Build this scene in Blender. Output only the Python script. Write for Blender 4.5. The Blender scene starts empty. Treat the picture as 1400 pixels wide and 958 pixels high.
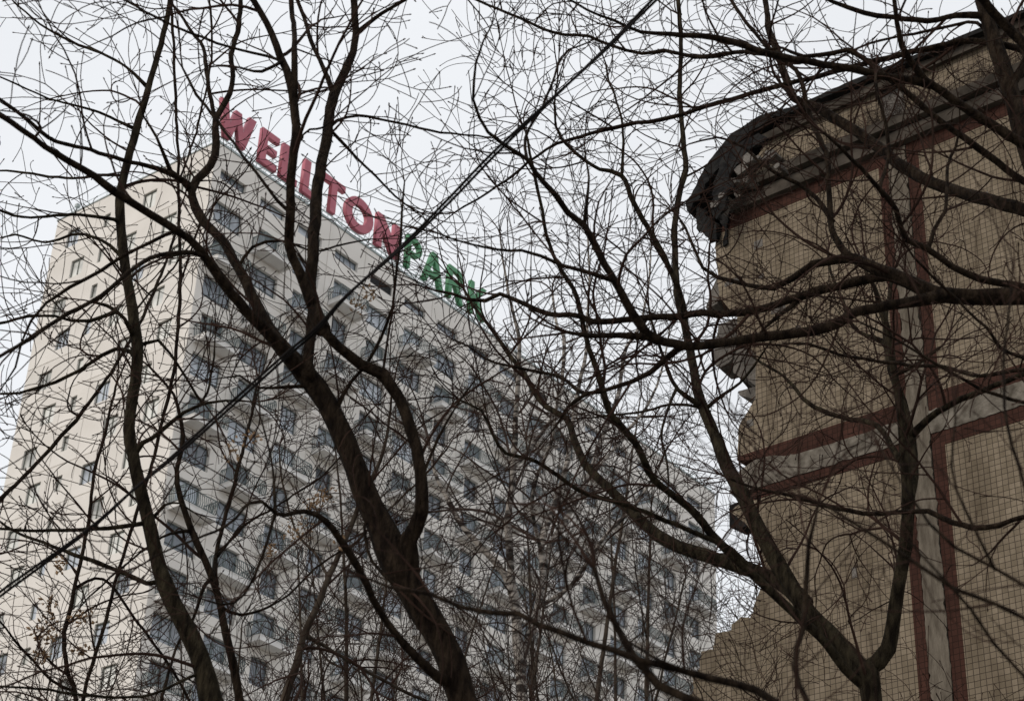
import bpy, bmesh, math, random
from mathutils import Vector, Matrix
R = math.radians
scene = bpy.context.scene
col = scene.collection
random.seed(11)

# ------------------------------------------------------------------ camera
cam_data = bpy.data.cameras.new('camera')
cam = bpy.data.objects.new('camera', cam_data)
col.objects.link(cam)
cam.matrix_world = (Matrix.Translation((0, 0, 1.6)) @ Matrix.Rotation(math.pi / 2 + 0.5478, 4, 'X')
                    @ Matrix.Rotation(0.0470, 4, 'Z'))
cam_data.sensor_width = 36
cam_data.lens = 65.68
cam_data.clip_end = 3000
cam_data.dof.use_dof = True
cam_data.dof.focus_distance = 15.0
cam_data.dof.aperture_fstop = 8.0
scene.camera = cam

# ------------------------------------------------------------------ sky: thick even overcast
SUN_AZ = Vector((-0.86, -0.51, 0)).normalized()
SUN_EL = R(33)
world = bpy.data.worlds.new('World')
scene.world = world
world.use_nodes = True
wn, wl = world.node_tree.nodes, world.node_tree.links
bg = wn['Background']
bg.inputs['Strength'].default_value = 0.1
sky = wn.new('ShaderNodeTexSky')
sky.sky_type = 'NISHITA'
sky.sun_disc = False
sky.sun_elevation = SUN_EL
sky.sun_rotation = math.atan2(SUN_AZ.x, SUN_AZ.y)
wmix = wn.new('ShaderNodeMix')
wmix.data_type = 'RGBA'
wmix.inputs['Factor'].default_value = 0.93
wmix.inputs['B'].default_value = (9.05, 9.25, 9.55, 1)
wl.new(sky.outputs['Color'], wmix.inputs['A'])
wtc = wn.new('ShaderNodeTexCoord'); wno = wn.new('ShaderNodeTexNoise')
wno.inputs['Scale'].default_value = 2.2; wno.inputs['Detail'].default_value = 4
wl.new(wtc.outputs['Generated'], wno.inputs['Vector'])
wmr = wn.new('ShaderNodeMapRange'); wmr.inputs['From Min'].default_value = 0.3; wmr.inputs['From Max'].default_value = 0.7
wmr.inputs['To Min'].default_value = 0.93; wmr.inputs['To Max'].default_value = 1.05
wl.new(wno.outputs['Fac'], wmr.inputs['Value'])
wmul = wn.new('ShaderNodeMix'); wmul.data_type = 'RGBA'; wmul.blend_type = 'MULTIPLY'; wmul.inputs['Factor'].default_value = 1
wl.new(wmix.outputs['Result'], wmul.inputs['A']); wl.new(wmr.outputs['Result'], wmul.inputs['B'])
wl.new(wmul.outputs['Result'], bg.inputs['Color'])

sun_data = bpy.data.lights.new('sun', 'SUN')
sun_data.energy = 1.4
sun_data.angle = R(25)
sun_data.color = (1.0, 0.90, 0.78)
sun = bpy.data.objects.new('sun', sun_data)
col.objects.link(sun)
sun_dir = Vector((SUN_AZ.x * math.cos(SUN_EL), SUN_AZ.y * math.cos(SUN_EL), math.sin(SUN_EL)))
sun.rotation_euler = sun_dir.to_track_quat('Z', 'Y').to_euler()

scene.view_settings.view_transform = 'Standard'
scene.view_settings.look = 'None'
scene.view_settings.exposure = 0.0
scene.view_settings.gamma = 1.0
scene.view_settings.use_curve_mapping = False

# ------------------------------------------------------------------ helpers
def tag(o, label=None, cat=None, group=None, kind=None):
    if label: o['label'] = label
    if cat: o['category'] = cat
    if group: o['group'] = group
    if kind: o['kind'] = kind
    return o

def empty(name, loc=(0, 0, 0), rz=0.0):
    o = bpy.data.objects.new(name, None)
    o.empty_display_size = 0.5
    col.objects.link(o)
    o.location = loc
    o.rotation_euler = (0, 0, rz)
    return o

def link(name, mesh, parent=None, loc=None):
    o = bpy.data.objects.new(name, mesh)
    col.objects.link(o)
    if parent is not None: o.parent = parent
    if loc is not None: o.location = loc
    return o

class MB:
    def __init__(s):
        s.v = []; s.f = []; s.m = []
    def quad(s, a, b, c, d, m=0):
        n = len(s.v); s.v += [a, b, c, d]; s.f.append((n, n + 1, n + 2, n + 3)); s.m.append(m)
    def box(s, x0, x1, y0, y1, z0, z1, m=0):
        n = len(s.v)
        s.v += [(x0, y0, z0), (x1, y0, z0), (x1, y1, z0), (x0, y1, z0), (x0, y0, z1), (x1, y0, z1), (x1, y1, z1), (x0, y1, z1)]
        for q in ((0, 3, 2, 1), (4, 5, 6, 7), (0, 1, 5, 4), (1, 2, 6, 5), (2, 3, 7, 6), (3, 0, 4, 7)):
            s.f.append(tuple(n + i for i in q)); s.m.append(m)
    def prism(s, poly, y0, y1, m=0, jitter=0.0):
        """polygon in x-z, extruded along y"""
        n = len(s.v); k = len(poly)
        area = sum(poly[i][0] * poly[(i + 1) % k][1] - poly[(i + 1) % k][0] * poly[i][1] for i in range(k))
        if area < 0: poly = poly[::-1]
        for (x, z) in poly: s.v.append((x, y0, z))
        for (x, z) in poly:
            s.v.append((x + random.uniform(-jitter, jitter), y1, z + random.uniform(-jitter, jitter)))
        s.f.append(tuple(n + i for i in range(k))); s.m.append(m)
        s.f.append(tuple(n + k + i for i in range(k - 1, -1, -1))); s.m.append(m)
        for i in range(k):
            j = (i + 1) % k
            s.f.append((n + j, n + i, n + k + i, n + k + j)); s.m.append(m)
    def tube(s, pts, rads, sides=6, m=0, cap=True, twist=0.0):
        k = len(pts)
        if k < 2: return
        base = len(s.v)
        up = None
        for i in range(k):
            a = pts[max(0, i - 1)]; b = pts[min(k - 1, i + 1)]
            t = (b - a)
            if t.length < 1e-9: t = Vector((0, 0, 1))
            t.normalize()
            if up is None:
                up = Vector((0, 0, 1)) if abs(t.z) < 0.9 else Vector((1, 0, 0))
            n1 = up - t * up.dot(t)
            if n1.length < 1e-6: n1 = t.orthogonal()
            n1.normalize(); up = n1
            n2 = t.cross(n1)
            p = pts[i]; r = rads[i]
            for q in range(sides):
                an = 2 * math.pi * q / sides + twist
                ca, sa = math.cos(an) * r, math.sin(an) * r
                s.v.append((p.x + n1.x * ca + n2.x * sa, p.y + n1.y * ca + n2.y * sa, p.z + n1.z * ca + n2.z * sa))
        for i in range(k - 1):
            o = base + i * sides
            for q in range(sides):
                r_ = (q + 1) % sides
                s.f.append((o + q, o + r_, o + sides + r_, o + sides + q)); s.m.append(m)
        if cap:
            s.f.append(tuple(base + q for q in range(sides - 1, -1, -1))); s.m.append(m)
            o = base + (k - 1) * sides
            s.f.append(tuple(o + q for q in range(sides))); s.m.append(m)
    def mesh(s, name, mats, smooth=False):
        me = bpy.data.meshes.new(name)
        me.from_pydata(s.v, [], s.f)
        for m in (mats if isinstance(mats, (list, tuple)) else [mats]): me.materials.append(m)
        if any(s.m): me.polygons.foreach_set('material_index', s.m)
        if smooth: me.polygons.foreach_set('use_smooth', [True] * len(me.polygons))
        me.update()
        return me
    def build(s, name, mats, parent=None, loc=None, smooth=False):
        return link(name, s.mesh(name, mats, smooth), parent, loc)

# ------------------------------------------------------------------ materials
def nmat(name, base=(0.5, 0.5, 0.5), rough=0.8):
    m = bpy.data.materials.new(name); m.use_nodes = True
    nt = m.node_tree
    b = nt.nodes['Principled BSDF']
    b.inputs['Base Color'].default_value = (*base, 1)
    b.inputs['Roughness'].default_value = rough
    b.inputs['Specular IOR Level'].default_value = 0.3 if rough < 0.7 else 0.06
    return m, nt.nodes, nt.links, b

def noisy(name, c0, c1, scale=6, detail=6, rough=0.85, bump=0.0, bscale=60, stretch=(1, 1, 1), lo=0.35, hi=0.65, rnd=0.0, dist=0.01):
    m, N, L, b = nmat(name, c0, rough)
    tc = N.new('ShaderNodeTexCoord'); mp = N.new('ShaderNodeMapping')
    mp.inputs['Scale'].default_value = stretch
    L.new(tc.outputs['Object'], mp.inputs['Vector'])
    no = N.new('ShaderNodeTexNoise'); no.inputs['Scale'].default_value = scale; no.inputs['Detail'].default_value = detail
    L.new(mp.outputs['Vector'], no.inputs['Vector'])
    ra = N.new('ShaderNodeValToRGB')
    ra.color_ramp.elements[0].position = lo; ra.color_ramp.elements[0].color = (*c0, 1)
    ra.color_ramp.elements[1].position = hi; ra.color_ramp.elements[1].color = (*c1, 1)
    L.new(no.outputs['Fac'], ra.inputs['Fac'])
    out = ra.outputs['Color']
    if rnd > 0:
        oi = N.new('ShaderNodeObjectInfo'); mr = N.new('ShaderNodeMapRange')
        mr.inputs['To Min'].default_value = 1 - rnd; mr.inputs['To Max'].default_value = 1 + rnd
        L.new(oi.outputs['Random'], mr.inputs['Value'])
        mx = N.new('ShaderNodeMix'); mx.data_type = 'RGBA'; mx.blend_type = 'MULTIPLY'; mx.inputs['Factor'].default_value = 1
        L.new(out, mx.inputs['A']); L.new(mr.outputs['Result'], mx.inputs['B'])
        out = mx.outputs['Result']
    L.new(out, b.inputs['Base Color'])
    if bump > 0:
        n2 = N.new('ShaderNodeTexNoise'); n2.inputs['Scale'].default_value = bscale; n2.inputs['Detail'].default_value = 6
        L.new(mp.outputs['Vector'], n2.inputs['Vector'])
        bp = N.new('ShaderNodeBump'); bp.inputs['Strength'].default_value = bump; bp.inputs['Distance'].default_value = dist
        L.new(n2.outputs['Fac'], bp.inputs['Height']); L.new(bp.outputs['Normal'], b.inputs['Normal'])
    return m

def tile_mat(name, c0, c1, grout, size=0.05, dirt=0.5):
    """square ceramic facing tiles in the wall's own x-z plane"""
    m, N, L, b = nmat(name, c0, 0.8)
    tc = N.new('ShaderNodeTexCoord'); sp = N.new('ShaderNodeSeparateXYZ'); cb = N.new('ShaderNodeCombineXYZ')
    L.new(tc.outputs['Object'], sp.inputs['Vector'])
    L.new(sp.outputs['X'], cb.inputs['X']); L.new(sp.outputs['Z'], cb.inputs['Y'])
    wob = N.new('ShaderNodeTexNoise'); wob.inputs['Scale'].default_value = 1.4; wob.inputs['Detail'].default_value = 3
    L.new(cb.outputs['Vector'], wob.inputs['Vector'])
    wv = N.new('ShaderNodeVectorMath'); wv.operation = 'MULTIPLY_ADD'
    wv.inputs[1].default_value = (0.012, 0.02, 0)
    L.new(wob.outputs['Color'], wv.inputs[0]); L.new(cb.outputs['Vector'], wv.inputs[2])
    br = N.new('ShaderNodeTexBrick')
    br.offset = 0.0; br.squash = 1.0
    br.inputs['Scale'].default_value = 1.0
    br.inputs['Brick Width'].default_value = size; br.inputs['Row Height'].default_value = size
    br.inputs['Mortar Size'].default_value = size * 0.055; br.inputs['Mortar Smooth'].default_value = 0.25
    br.inputs['Color1'].default_value = (*c0, 1); br.inputs['Color2'].default_value = (*c1, 1)
    br.inputs['Mortar'].default_value = (*grout, 1)
    L.new(wv.outputs['Vector'], br.inputs['Vector'])
    no = N.new('ShaderNodeTexNoise'); no.inputs['Scale'].default_value = 1.1; no.inputs['Detail'].default_value = 9; no.inputs['Roughness'].default_value = 0.65
    smp = N.new('ShaderNodeMapping'); smp.inputs['Scale'].default_value = (2.6, 0.8, 1)
    L.new(cb.outputs['Vector'], smp.inputs['Vector']); L.new(smp.outputs['Vector'], no.inputs['Vector'])
    ra = N.new('ShaderNodeValToRGB')
    ra.color_ramp.elements[0].position = 0.28; ra.color_ramp.elements[0].color = (dirt, dirt * 0.96, dirt * 0.92, 1)
    ra.color_ramp.elements[1].position = 0.62; ra.color_ramp.elements[1].color = (1, 1, 1, 1)
    L.new(no.outputs['Fac'], ra.inputs['Fac'])
    mx = N.new('ShaderNodeMix'); mx.data_type = 'RGBA'; mx.blend_type = 'MULTIPLY'; mx.inputs['Factor'].default_value = 1
    L.new(br.outputs['Color'], mx.inputs['A']); L.new(ra.outputs['Color'], mx.inputs['B'])
    L.new(mx.outputs['Result'], b.inputs['Base Color'])
    inv = N.new('ShaderNodeMath'); inv.operation = 'SUBTRACT'; inv.inputs[0].default_value = 1
    L.new(br.outputs['Fac'], inv.inputs[1])
    bp = N.new('ShaderNodeBump'); bp.inputs['Strength'].default_value = 0.7; bp.inputs['Distance'].default_value = 0.004
    L.new(inv.outputs['Value'], bp.inputs['Height']); L.new(bp.outputs['Normal'], b.inputs['Normal'])
    return m

def bark_mat(name, c0, c1, scale, green=0.0):
    m = noisy(name, c0, c1, scale=scale, detail=10, rough=0.95, bump=1.0, bscale=scale * 2.2, stretch=(1, 1, 0.28), dist=0.03, lo=0.38, hi=0.72)
    return m

M = {}
M['bark'] = bark_mat('bark_dark', (0.0075, 0.0048, 0.0033), (0.036, 0.025, 0.0165), 34)
M['bark_olive'] = bark_mat('bark_olive', (0.0085, 0.0062, 0.004), (0.046, 0.037, 0.023), 30)
M['bark_brown'] = bark_mat('bark_brown', (0.026, 0.019, 0.014), (0.07, 0.055, 0.042), 16)
M['twig'] = noisy('twig_brown', (0.017, 0.0095, 0.007), (0.042, 0.024, 0.018), scale=3, rough=0.95)
M['twig_grey'] = noisy('twig_grey', (0.032, 0.022, 0.018), (0.066, 0.049, 0.041), scale=3, rough=0.8)
M['seed'] = noisy('dry_seed', (0.16, 0.105, 0.06), (0.30, 0.20, 0.12), scale=40, rough=0.9)

def birch_mat():
    m, N, L, b = nmat('birch_bark', (0.3, 0.28, 0.25), 0.85)
    tc = N.new('ShaderNodeTexCoord'); mp = N.new('ShaderNodeMapping'); mp.inputs['Scale'].default_value = (1, 1, 4.5)
    L.new(tc.outputs['Object'], mp.inputs['Vector'])
    no = N.new('ShaderNodeTexNoise'); no.inputs['Scale'].default_value = 3.2; no.inputs['Detail'].default_value = 7
    L.new(mp.outputs['Vector'], no.inputs['Vector'])
    ra = N.new('ShaderNodeValToRGB')
    e = ra.color_ramp.elements
    e[0].position = 0.42; e[0].color = (0.035, 0.03, 0.027, 1)
    e[1].position = 0.56; e[1].color = (0.30, 0.27, 0.24, 1)
    L.new(no.outputs['Fac'], ra.inputs['Fac']); L.new(ra.outputs['Color'], b.inputs['Base Color'])
    return m
M['birch'] = birch_mat()

M['plaster'] = noisy('painted_plaster', (0.685, 0.65, 0.605), (0.765, 0.73, 0.685), scale=0.35, detail=8, rough=0.9, bump=0.15, bscale=30, rnd=0.025)
M['plaster_white'] = noisy('balcony_paint', (0.66, 0.645, 0.625), (0.77, 0.755, 0.735), scale=1.2, detail=6, rough=0.85, rnd=0.03)
M['joint'] = noisy('joint_sealant', (0.30, 0.285, 0.265), (0.38, 0.36, 0.335), scale=2, rough=0.9)
M['frame'] = noisy('window_frame_grey', (0.085, 0.105, 0.108), (0.115, 0.138, 0.14), scale=4, rough=0.5)
M['louvre'] = noisy('louvre_dark', (0.05, 0.05, 0.053), (0.08, 0.08, 0.084), scale=4, rough=0.6)
M['railing'] = noisy('railing_paint', (0.10, 0.125, 0.125), (0.15, 0.18, 0.178), scale=3, rough=0.5)
M['flashing'] = noisy('parapet_metal', (0.30, 0.34, 0.34), (0.42, 0.46, 0.46), scale=2, rough=0.4)
M['red'] = noisy('sign_red', (0.39, 0.105, 0.14), (0.46, 0.13, 0.165), scale=1.5, rough=0.45, rnd=0.05)
M['green'] = noisy('sign_green', (0.065, 0.22, 0.105), (0.095, 0.285, 0.14), scale=1.5, rough=0.45)
M['steel'] = noisy('sign_steel', (0.38, 0.47, 0.47), (0.5, 0.58, 0.58), scale=3, rough=0.5)

def glass_mat(name, c, rough=0.06):
    m, N, L, b = nmat(name, c, rough)
    b.inputs['Specular IOR Level'].default_value = 0.6
    tc = N.new('ShaderNodeTexCoord'); no = N.new('ShaderNodeTexNoise'); no.inputs['Scale'].default_value = 0.9; no.inputs['Detail'].default_value = 2
    L.new(tc.outputs['Object'], no.inputs['Vector'])
    oi = N.new('ShaderNodeObjectInfo')
    ad = N.new('ShaderNodeMath'); ad.operation = 'MULTIPLY_ADD'; ad.inputs[1].default_value = 0.9; 
    L.new(oi.outputs['Random'], ad.inputs[0]); L.new(no.outputs['Fac'], ad.inputs[2])
    ra = N.new('ShaderNodeValToRGB')
    ra.color_ramp.elements[0].position = 0.45; ra.color_ramp.elements[0].color = (c[0] * 0.5, c[1] * 0.5, c[2] * 0.5, 1)
    ra.color_ramp.elements[1].position = 1.3 if False else 1.0; ra.color_ramp.elements[1].color = (c[0] * 1.5, c[1] * 1.5, c[2] * 1.5, 1)
    L.new(ad.outputs['Value'], ra.inputs['Fac']); L.new(ra.outputs['Color'], b.inputs['Base Color'])
    return m
M['glass'] = glass_mat('window_glass', (0.17, 0.19, 0.218))
M['glass_blind'] = glass_mat('window_glass_with_blind', (0.33, 0.36, 0.40), 0.12)
M['glass_dark'] = glass_mat('window_glass_dark', (0.11, 0.125, 0.145))
M['glass_sky_tint'] = glass_mat('window_glass_sky_tint', (0.52, 0.52, 0.49), 0.15)  # end-facade panes: bright sky reflection put into the base colour
M['frame_end'] = noisy('window_frame_olive', (0.085, 0.095, 0.08), (0.12, 0.13, 0.11), scale=4, rough=0.5)

M['tile'] = tile_mat('ochre_tile', (0.182, 0.147, 0.104), (0.242, 0.197, 0.144), (0.062, 0.048, 0.037))
M['tile_red'] = tile_mat('oxide_red_tile', (0.047, 0.0215, 0.016), (0.066, 0.030, 0.022), (0.028, 0.015, 0.011))
M['mortar'] = noisy('joint_mortar', (0.068, 0.058, 0.046), (0.185, 0.165, 0.138), scale=9, detail=10, rough=0.95, bump=0.8, bscale=25, dist=0.02)
M['mortar_dark'] = noisy('joint_mortar_dark', (0.085, 0.071, 0.055), (0.158, 0.136, 0.108), scale=8, detail=10, rough=0.95, bump=0.8, bscale=25, stretch=(3, 3, 0.6), dist=0.02)
M['concrete'] = noisy('raw_concrete', (0.085, 0.078, 0.07), (0.17, 0.155, 0.14), scale=6, detail=10, rough=0.95, bump=0.8, bscale=30, dist=0.03)
M['cornice'] = noisy('grey_cornice', (0.030, 0.025, 0.020), (0.082, 0.070, 0.058), scale=5, detail=10, rough=0.9, bump=0.5, bscale=40)
M['felt'] = noisy('roofing_felt', (0.008, 0.008, 0.0085), (0.024, 0.023, 0.022), scale=8, detail=8, rough=0.85, bump=0.9, bscale=20, dist=0.03)
M['rust'] = noisy('rusty_bar', (0.03, 0.018, 0.012), (0.07, 0.035, 0.02), scale=40, rough=0.9)
M['cable'] = noisy('cable_rubber', (0.008, 0.007, 0.007), (0.018, 0.016, 0.016), scale=10, rough=0.9)
M['ground'] = noisy('bounce_yard_ground', (0.18, 0.17, 0.155), (0.30, 0.285, 0.26), scale=0.6, detail=9, rough=0.95, bump=0.5, bscale=6, dist=0.05)  # unseen yard, colour lightened so its bounce brightens the balcony soffits

# ------------------------------------------------------------------ ground
g = MB(); g.quad((-900, -900, 0), (900, -900, 0), (900, 900, 0), (-900, 900, 0))
tag(g.build('ground', M['ground']), kind='structure')

# ------------------------------------------------------------------ the white residential tower
# local frame: x runs along the long facade (away from the corner), y runs along the end facade,
# both facades meet at x = y = 0; outside is y < 0 for the long facade and x < 0 for the end facade
TH = 0.8884
tower = empty('apartment_tower', (-20.827, 102.377, 0), TH)
tag(tower, 'tall white apartment tower with staggered balconies and rooftop lettering', 'apartment building')
ZR, FL, Z1 = 79.72, 3.0, 77.37         # roof edge, storey height, centre of the top (technical) storey
LEN, WID = 63.2, 16.62
PITCH, C0, NC = 3.858, 1.906, 16
NF = 14
ZB = Z1 - FL * (NF - 1) - FL / 2       # underside of the lowest storey with windows

core = MB(); core.box(0.5, LEN - 0.5, 0.5, WID - 0.4, 0, ZR - 1.0)
core.build('wall', M['joint'], tower)
base = MB(); base.box(0, LEN, 0, WID, 0, ZB)
base.build('lower_wall', M['plaster'], tower)

REV = 0.24                              # reveal depth
def panel_mesh(name, w, z0, z1, ox0, ox1, oz0, oz1, gap=0.018):
    """wall panel in x-z, facing -y, thickness .5, with an opening"""
    m = MB()
    a, b = gap - w / 2, w / 2 - gap
    z0 += gap; z1 -= gap
    T = 0.48; c = 0.02
    if ox0 is None:
        m.quad((a + c, 0, z0 + c), (b - c, 0, z0 + c), (b - c, 0, z1 - c), (a + c, 0, z1 - c))
    else:
        m.quad((a + c, 0, z0 + c), (b - c, 0, z0 + c), (b - c, 0, oz0), (a + c, 0, oz0))
        m.quad((a + c, 0, oz1), (b - c, 0, oz1), (b - c, 0, z1 - c), (a + c, 0, z1 - c))
        m.quad((a + c, 0, oz0), (ox0, 0, oz0), (ox0, 0, oz1), (a + c, 0, oz1))
        m.quad((ox1, 0, oz0), (b - c, 0, oz0), (b - c, 0, oz1), (ox1, 0, oz1))
        m.quad((ox0, 0, oz0), (ox1, 0, oz0), (ox1, T, oz0), (ox0, T, oz0))
        m.quad((ox0, 0, oz1), (ox0, T, oz1), (ox1, T, oz1), (ox1, 0, oz1))
        m.quad((ox0, 0, oz0), (ox0, T, oz0), (ox0, T, oz1), (ox0, 0, oz1))
        m.quad((ox1, 0, oz0), (ox1, 0, oz1), (ox1, T, oz1), (ox1, T, oz0))
    # chamfered rim and sides
    P = [(a, z0), (b, z0), (b, z1), (a, z1)]; Q = [(a + c, z0 + c), (b - c, z0 + c), (b - c, z1 - c), (a + c, z1 - c)]
    for i in range(4):
        j = (i + 1) % 4
        m.quad((P[i][0], c, P[i][1]), (P[j][0], c, P[j][1]), (Q[j][0], 0, Q[j][1]), (Q[i][0], 0, Q[i][1]))
        m.quad((P[i][0], T, P[i][1]), (P[j][0], T, P[j][1]), (P[j][0], c, P[j][1]), (P[i][0], c, P[i][1]))
    return m.mesh(name, M['plaster'])

def window_mesh(w, h, panes, transom=None, fw=0.075, mat='frame'):
    """frame in x-z, front at y = 0, centred"""
    m = MB(); x0, x1, z0, z1 = -w / 2, w / 2, -h / 2, h / 2
    m.box(x0, x0 + fw, 0, 0.09, z0, z1); m.box(x1 - fw, x1, 0, 0.09, z0, z1)
    m.box(x0 + fw, x1 - fw, 0, 0.09, z0, z0 + fw); m.box(x0 + fw, x1 - fw, 0, 0.09, z1 - fw, z1)
    for i in range(1, panes):
        x = x0 + w * i / panes
        m.box(x - fw / 2, x + fw / 2, 0.002, 0.088, z0 + fw, z1 - fw)
    if transom:
        for i in range(panes):
            xa = x0 + w * i / panes + (fw if i == 0 else fw / 2); xb = x0 + w * (i + 1) / panes - (fw if i == panes - 1 else fw / 2)
            m.box(xa, xb, 0.004, 0.086, z0 + h * transom - fw * .4, z0 + h * transom + fw * .4)
    return m.mesh('window', M[mat])

def pane_mesh(w, h, mat):
    m = MB(); m.box(-w / 2 + 0.05, w / 2 - 0.05, 0.05, 0.07, -h / 2 + 0.05, h / 2 - 0.05)
    return m.mesh('pane', mat)

def louvre_mesh(w, h):
    m = MB(); n = 9
    m.box(-w / 2, w / 2, 0.12, 0.16, -h / 2, h / 2)
    for i in range(n):
        z = -h / 2 + (i + 0.5) * h / n
        m.prism([(-w / 2, z - 0.012), (w / 2, z - 0.012), (w / 2, z + 0.012), (-w / 2, z + 0.012)], 0.0, 0.1)
    return m.mesh('louvre', M['louvre'])

class Kind:
    def __init__(s, w, h, dz, panes, transom):
        s.w, s.h, s.dz = w, h, dz
        end = w in (0.62, 1.35)
        s.win = window_mesh(w, h, panes, transom, mat='frame_end' if end else 'frame')
        s.panes = [pane_mesh(w, h, M[k]) for k in (('glass_sky_tint', 'glass_sky_tint', 'glass_blind') if end else ('glass', 'glass_blind', 'glass_dark'))]
K = {
    'slot': Kind(2.45, 0.82, 0.05, 2, None),
    'wide': Kind(2.62, 1.72, 0.0, 3, 0.2),
    'two': Kind(1.62, 1.85, 0.0, 2, 0.22),
    'door': Kind(2.05, 2.15, -0.12, 2, None),
    'small': Kind(0.62, 1.15, 0.05, 1, None),
    'end': Kind(1.35, 1.5, 0.0, 2, None),
}
LV = louvre_mesh(2.45, 0.82)
NPAN = {}
def panel_for(kind, w, top=False):
    key = (kind, round(w, 3), top)
    if key not in NPAN:
        z1 = FL / 2 + (ZR - Z1 - FL / 2 - 0.02 if top else 0)
        if kind is None: NPAN[key] = panel_mesh('wall_panel', w, -FL / 2, z1, None, None, None, None)
        else:
            k = K[kind]
            NPAN[key] = panel_mesh('wall_panel', w, -FL / 2, z1, -k.w / 2, k.w / 2, k.dz - k.h / 2, k.dz + k.h / 2)
    return NPAN[key]

def put_window(kind, loc, rz):
    k = K[kind]
    w = link('window', k.win, tower); w.location = loc; w.rotation_euler = (0, 0, rz)
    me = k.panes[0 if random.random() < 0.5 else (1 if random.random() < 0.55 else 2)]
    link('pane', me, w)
    return w

# balcony: projecting slab with deep white fascia, railing of wavy bars
BW, BD, BH = 2.9, 1.25, 0.32
def slab_mesh():
    m = MB()
    m.box(-BW / 2, BW / 2, -BD, 0.0, -BH * 0.45, 0.0)
    m.box(-BW / 2, BW / 2, -BD, -BD + 0.12, -BH, -BH * 0.45 - 0.001)
    m.box(-BW / 2, -BW / 2 + 0.12, -BD + 0.121, 0.0, -BH, -BH * 0.45 - 0.001)
    m.box(BW / 2 - 0.12, BW / 2, -BD + 0.121, 0.0, -BH, -BH * 0.45 - 0.001)
    m.box(-BW / 2 - 0.03, BW / 2 + 0.03, -BD - 0.03, 0.0, 0.002, 0.06)
    return m.mesh('balcony', M['plaster_white'])
def rail_mesh():
    m = MB()
    top, bot = 1.08, 0.14
    runs = [((-BW / 2 + 0.05, -0.03), (-BW / 2 + 0.05, -BD + 0.05)), ((-BW / 2 + 0.05, -BD + 0.05), (BW / 2 - 0.05, -BD + 0.05)), ((BW / 2 - 0.05, -BD + 0.05), (BW / 2 - 0.05, -0.03))]
    for (a, b) in runs:
        A, B = Vector((*a, 0)), Vector((*b, 0)); d = (B - A); n = max(2, int(d.length / 0.165)); u = d.normalized()
        for z in (top, bot):
            m.tube([A + Vector((0, 0, z)), B + Vector((0, 0, z))], [0.04, 0.04], 4)
        out = Vector((u.y, -u.x, 0))
        for i in range(n + 1):
            p = A + d * (i / n); pts = []
            ph = 1 if i % 2 else -1
            for q in range(6):
                f = q / 5
                pts.append(p + u * (0.045 * math.sin(f * math.pi * 2)) + out * (0.07 * math.sin(f * math.pi)) + Vector((0, 0, bot + (top - bot) * f)))
            m.tube(pts, [0.036] * 6, 4, cap=False)
    return m.mesh('railing', M['railing'])
SLAB, RAIL = slab_mesh(), rail_mesh()

# long facade
for f in range(NF):
    z = Z1 - FL * f
    for c in range(NC):
        x = C0 + c * PITCH
        kind = 'slot'
        bal = False
        if f > 0:
            bal = (c + f) % 2 == 0
            kind = 'door' if bal else ('wide' if (c % 4 in (0, 1)) else 'two')
            if f == 1 and not bal: kind = 'wide'
        w0 = PITCH
        px = x
        link('wall_panel', panel_for(kind, PITCH, f == 0), tower, (px, 0, z))
        k = K[kind]
        if kind == 'slot' and c in (4, 9):
            link('louvre', LV, tower, (x, REV * 0.5, z + k.dz))
        else:
            put_window(kind, (x, REV, z + k.dz), 0)
        if bal:
            b = link('balcony', SLAB, tower, (x, 0, z + k.dz - k.h / 2 - 0.06))
            r = link('railing', RAIL, b); tag(r, kind='stuff')
    # end strip at the far end of the facade
    xe0 = C0 + (NC - 0.5) * PITCH
    if LEN - xe0 > 0.1:
        link('wall_panel', panel_for(None, LEN - xe0, f == 0), tower, ((LEN + xe0) / 2, 0, z))
# end facade: local x of a panel runs along tower -y ; rotate by -90 degrees about z so that outside is -x
EV = [13.25, 10.7, 7.8, 3.8]
OD = [14.4, 10.75, 6.35, 2.5]
for f in range(NF):
    z = Z1 - FL * f
    cols = OD if f % 2 == 0 else EV
    cuts = [WID, 12.0, 9.3, 5.2, 0.0]
    kinds = ['end', 'small', 'end', 'end']
    for q in range(4):
        w = cuts[q] - cuts[q + 1]
        mid = (cuts[q] + cuts[q + 1]) / 2
        kd = kinds[q]; k = K[kd]
        off = mid - cols[q]                 # opening offset inside the panel (panel x = -tower y)
        key = ('L', q, f % 2, f == 0)
        if key not in NPAN:
            z1 = FL / 2 + (ZR - Z1 - FL / 2 - 0.02 if f == 0 else 0)
            NPAN[key] = panel_mesh('wall_panel', w, -FL / 2, z1, off - k.w / 2, off + k.w / 2, k.dz - k.h / 2, k.dz + k.h / 2)
        p = link('wall_panel', NPAN[key], tower, (0, mid, z)); p.rotation_euler = (0, 0, -math.pi / 2)
        put_window(kd, (0.13, cols[q], z + k.dz), -math.pi / 2)
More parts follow.
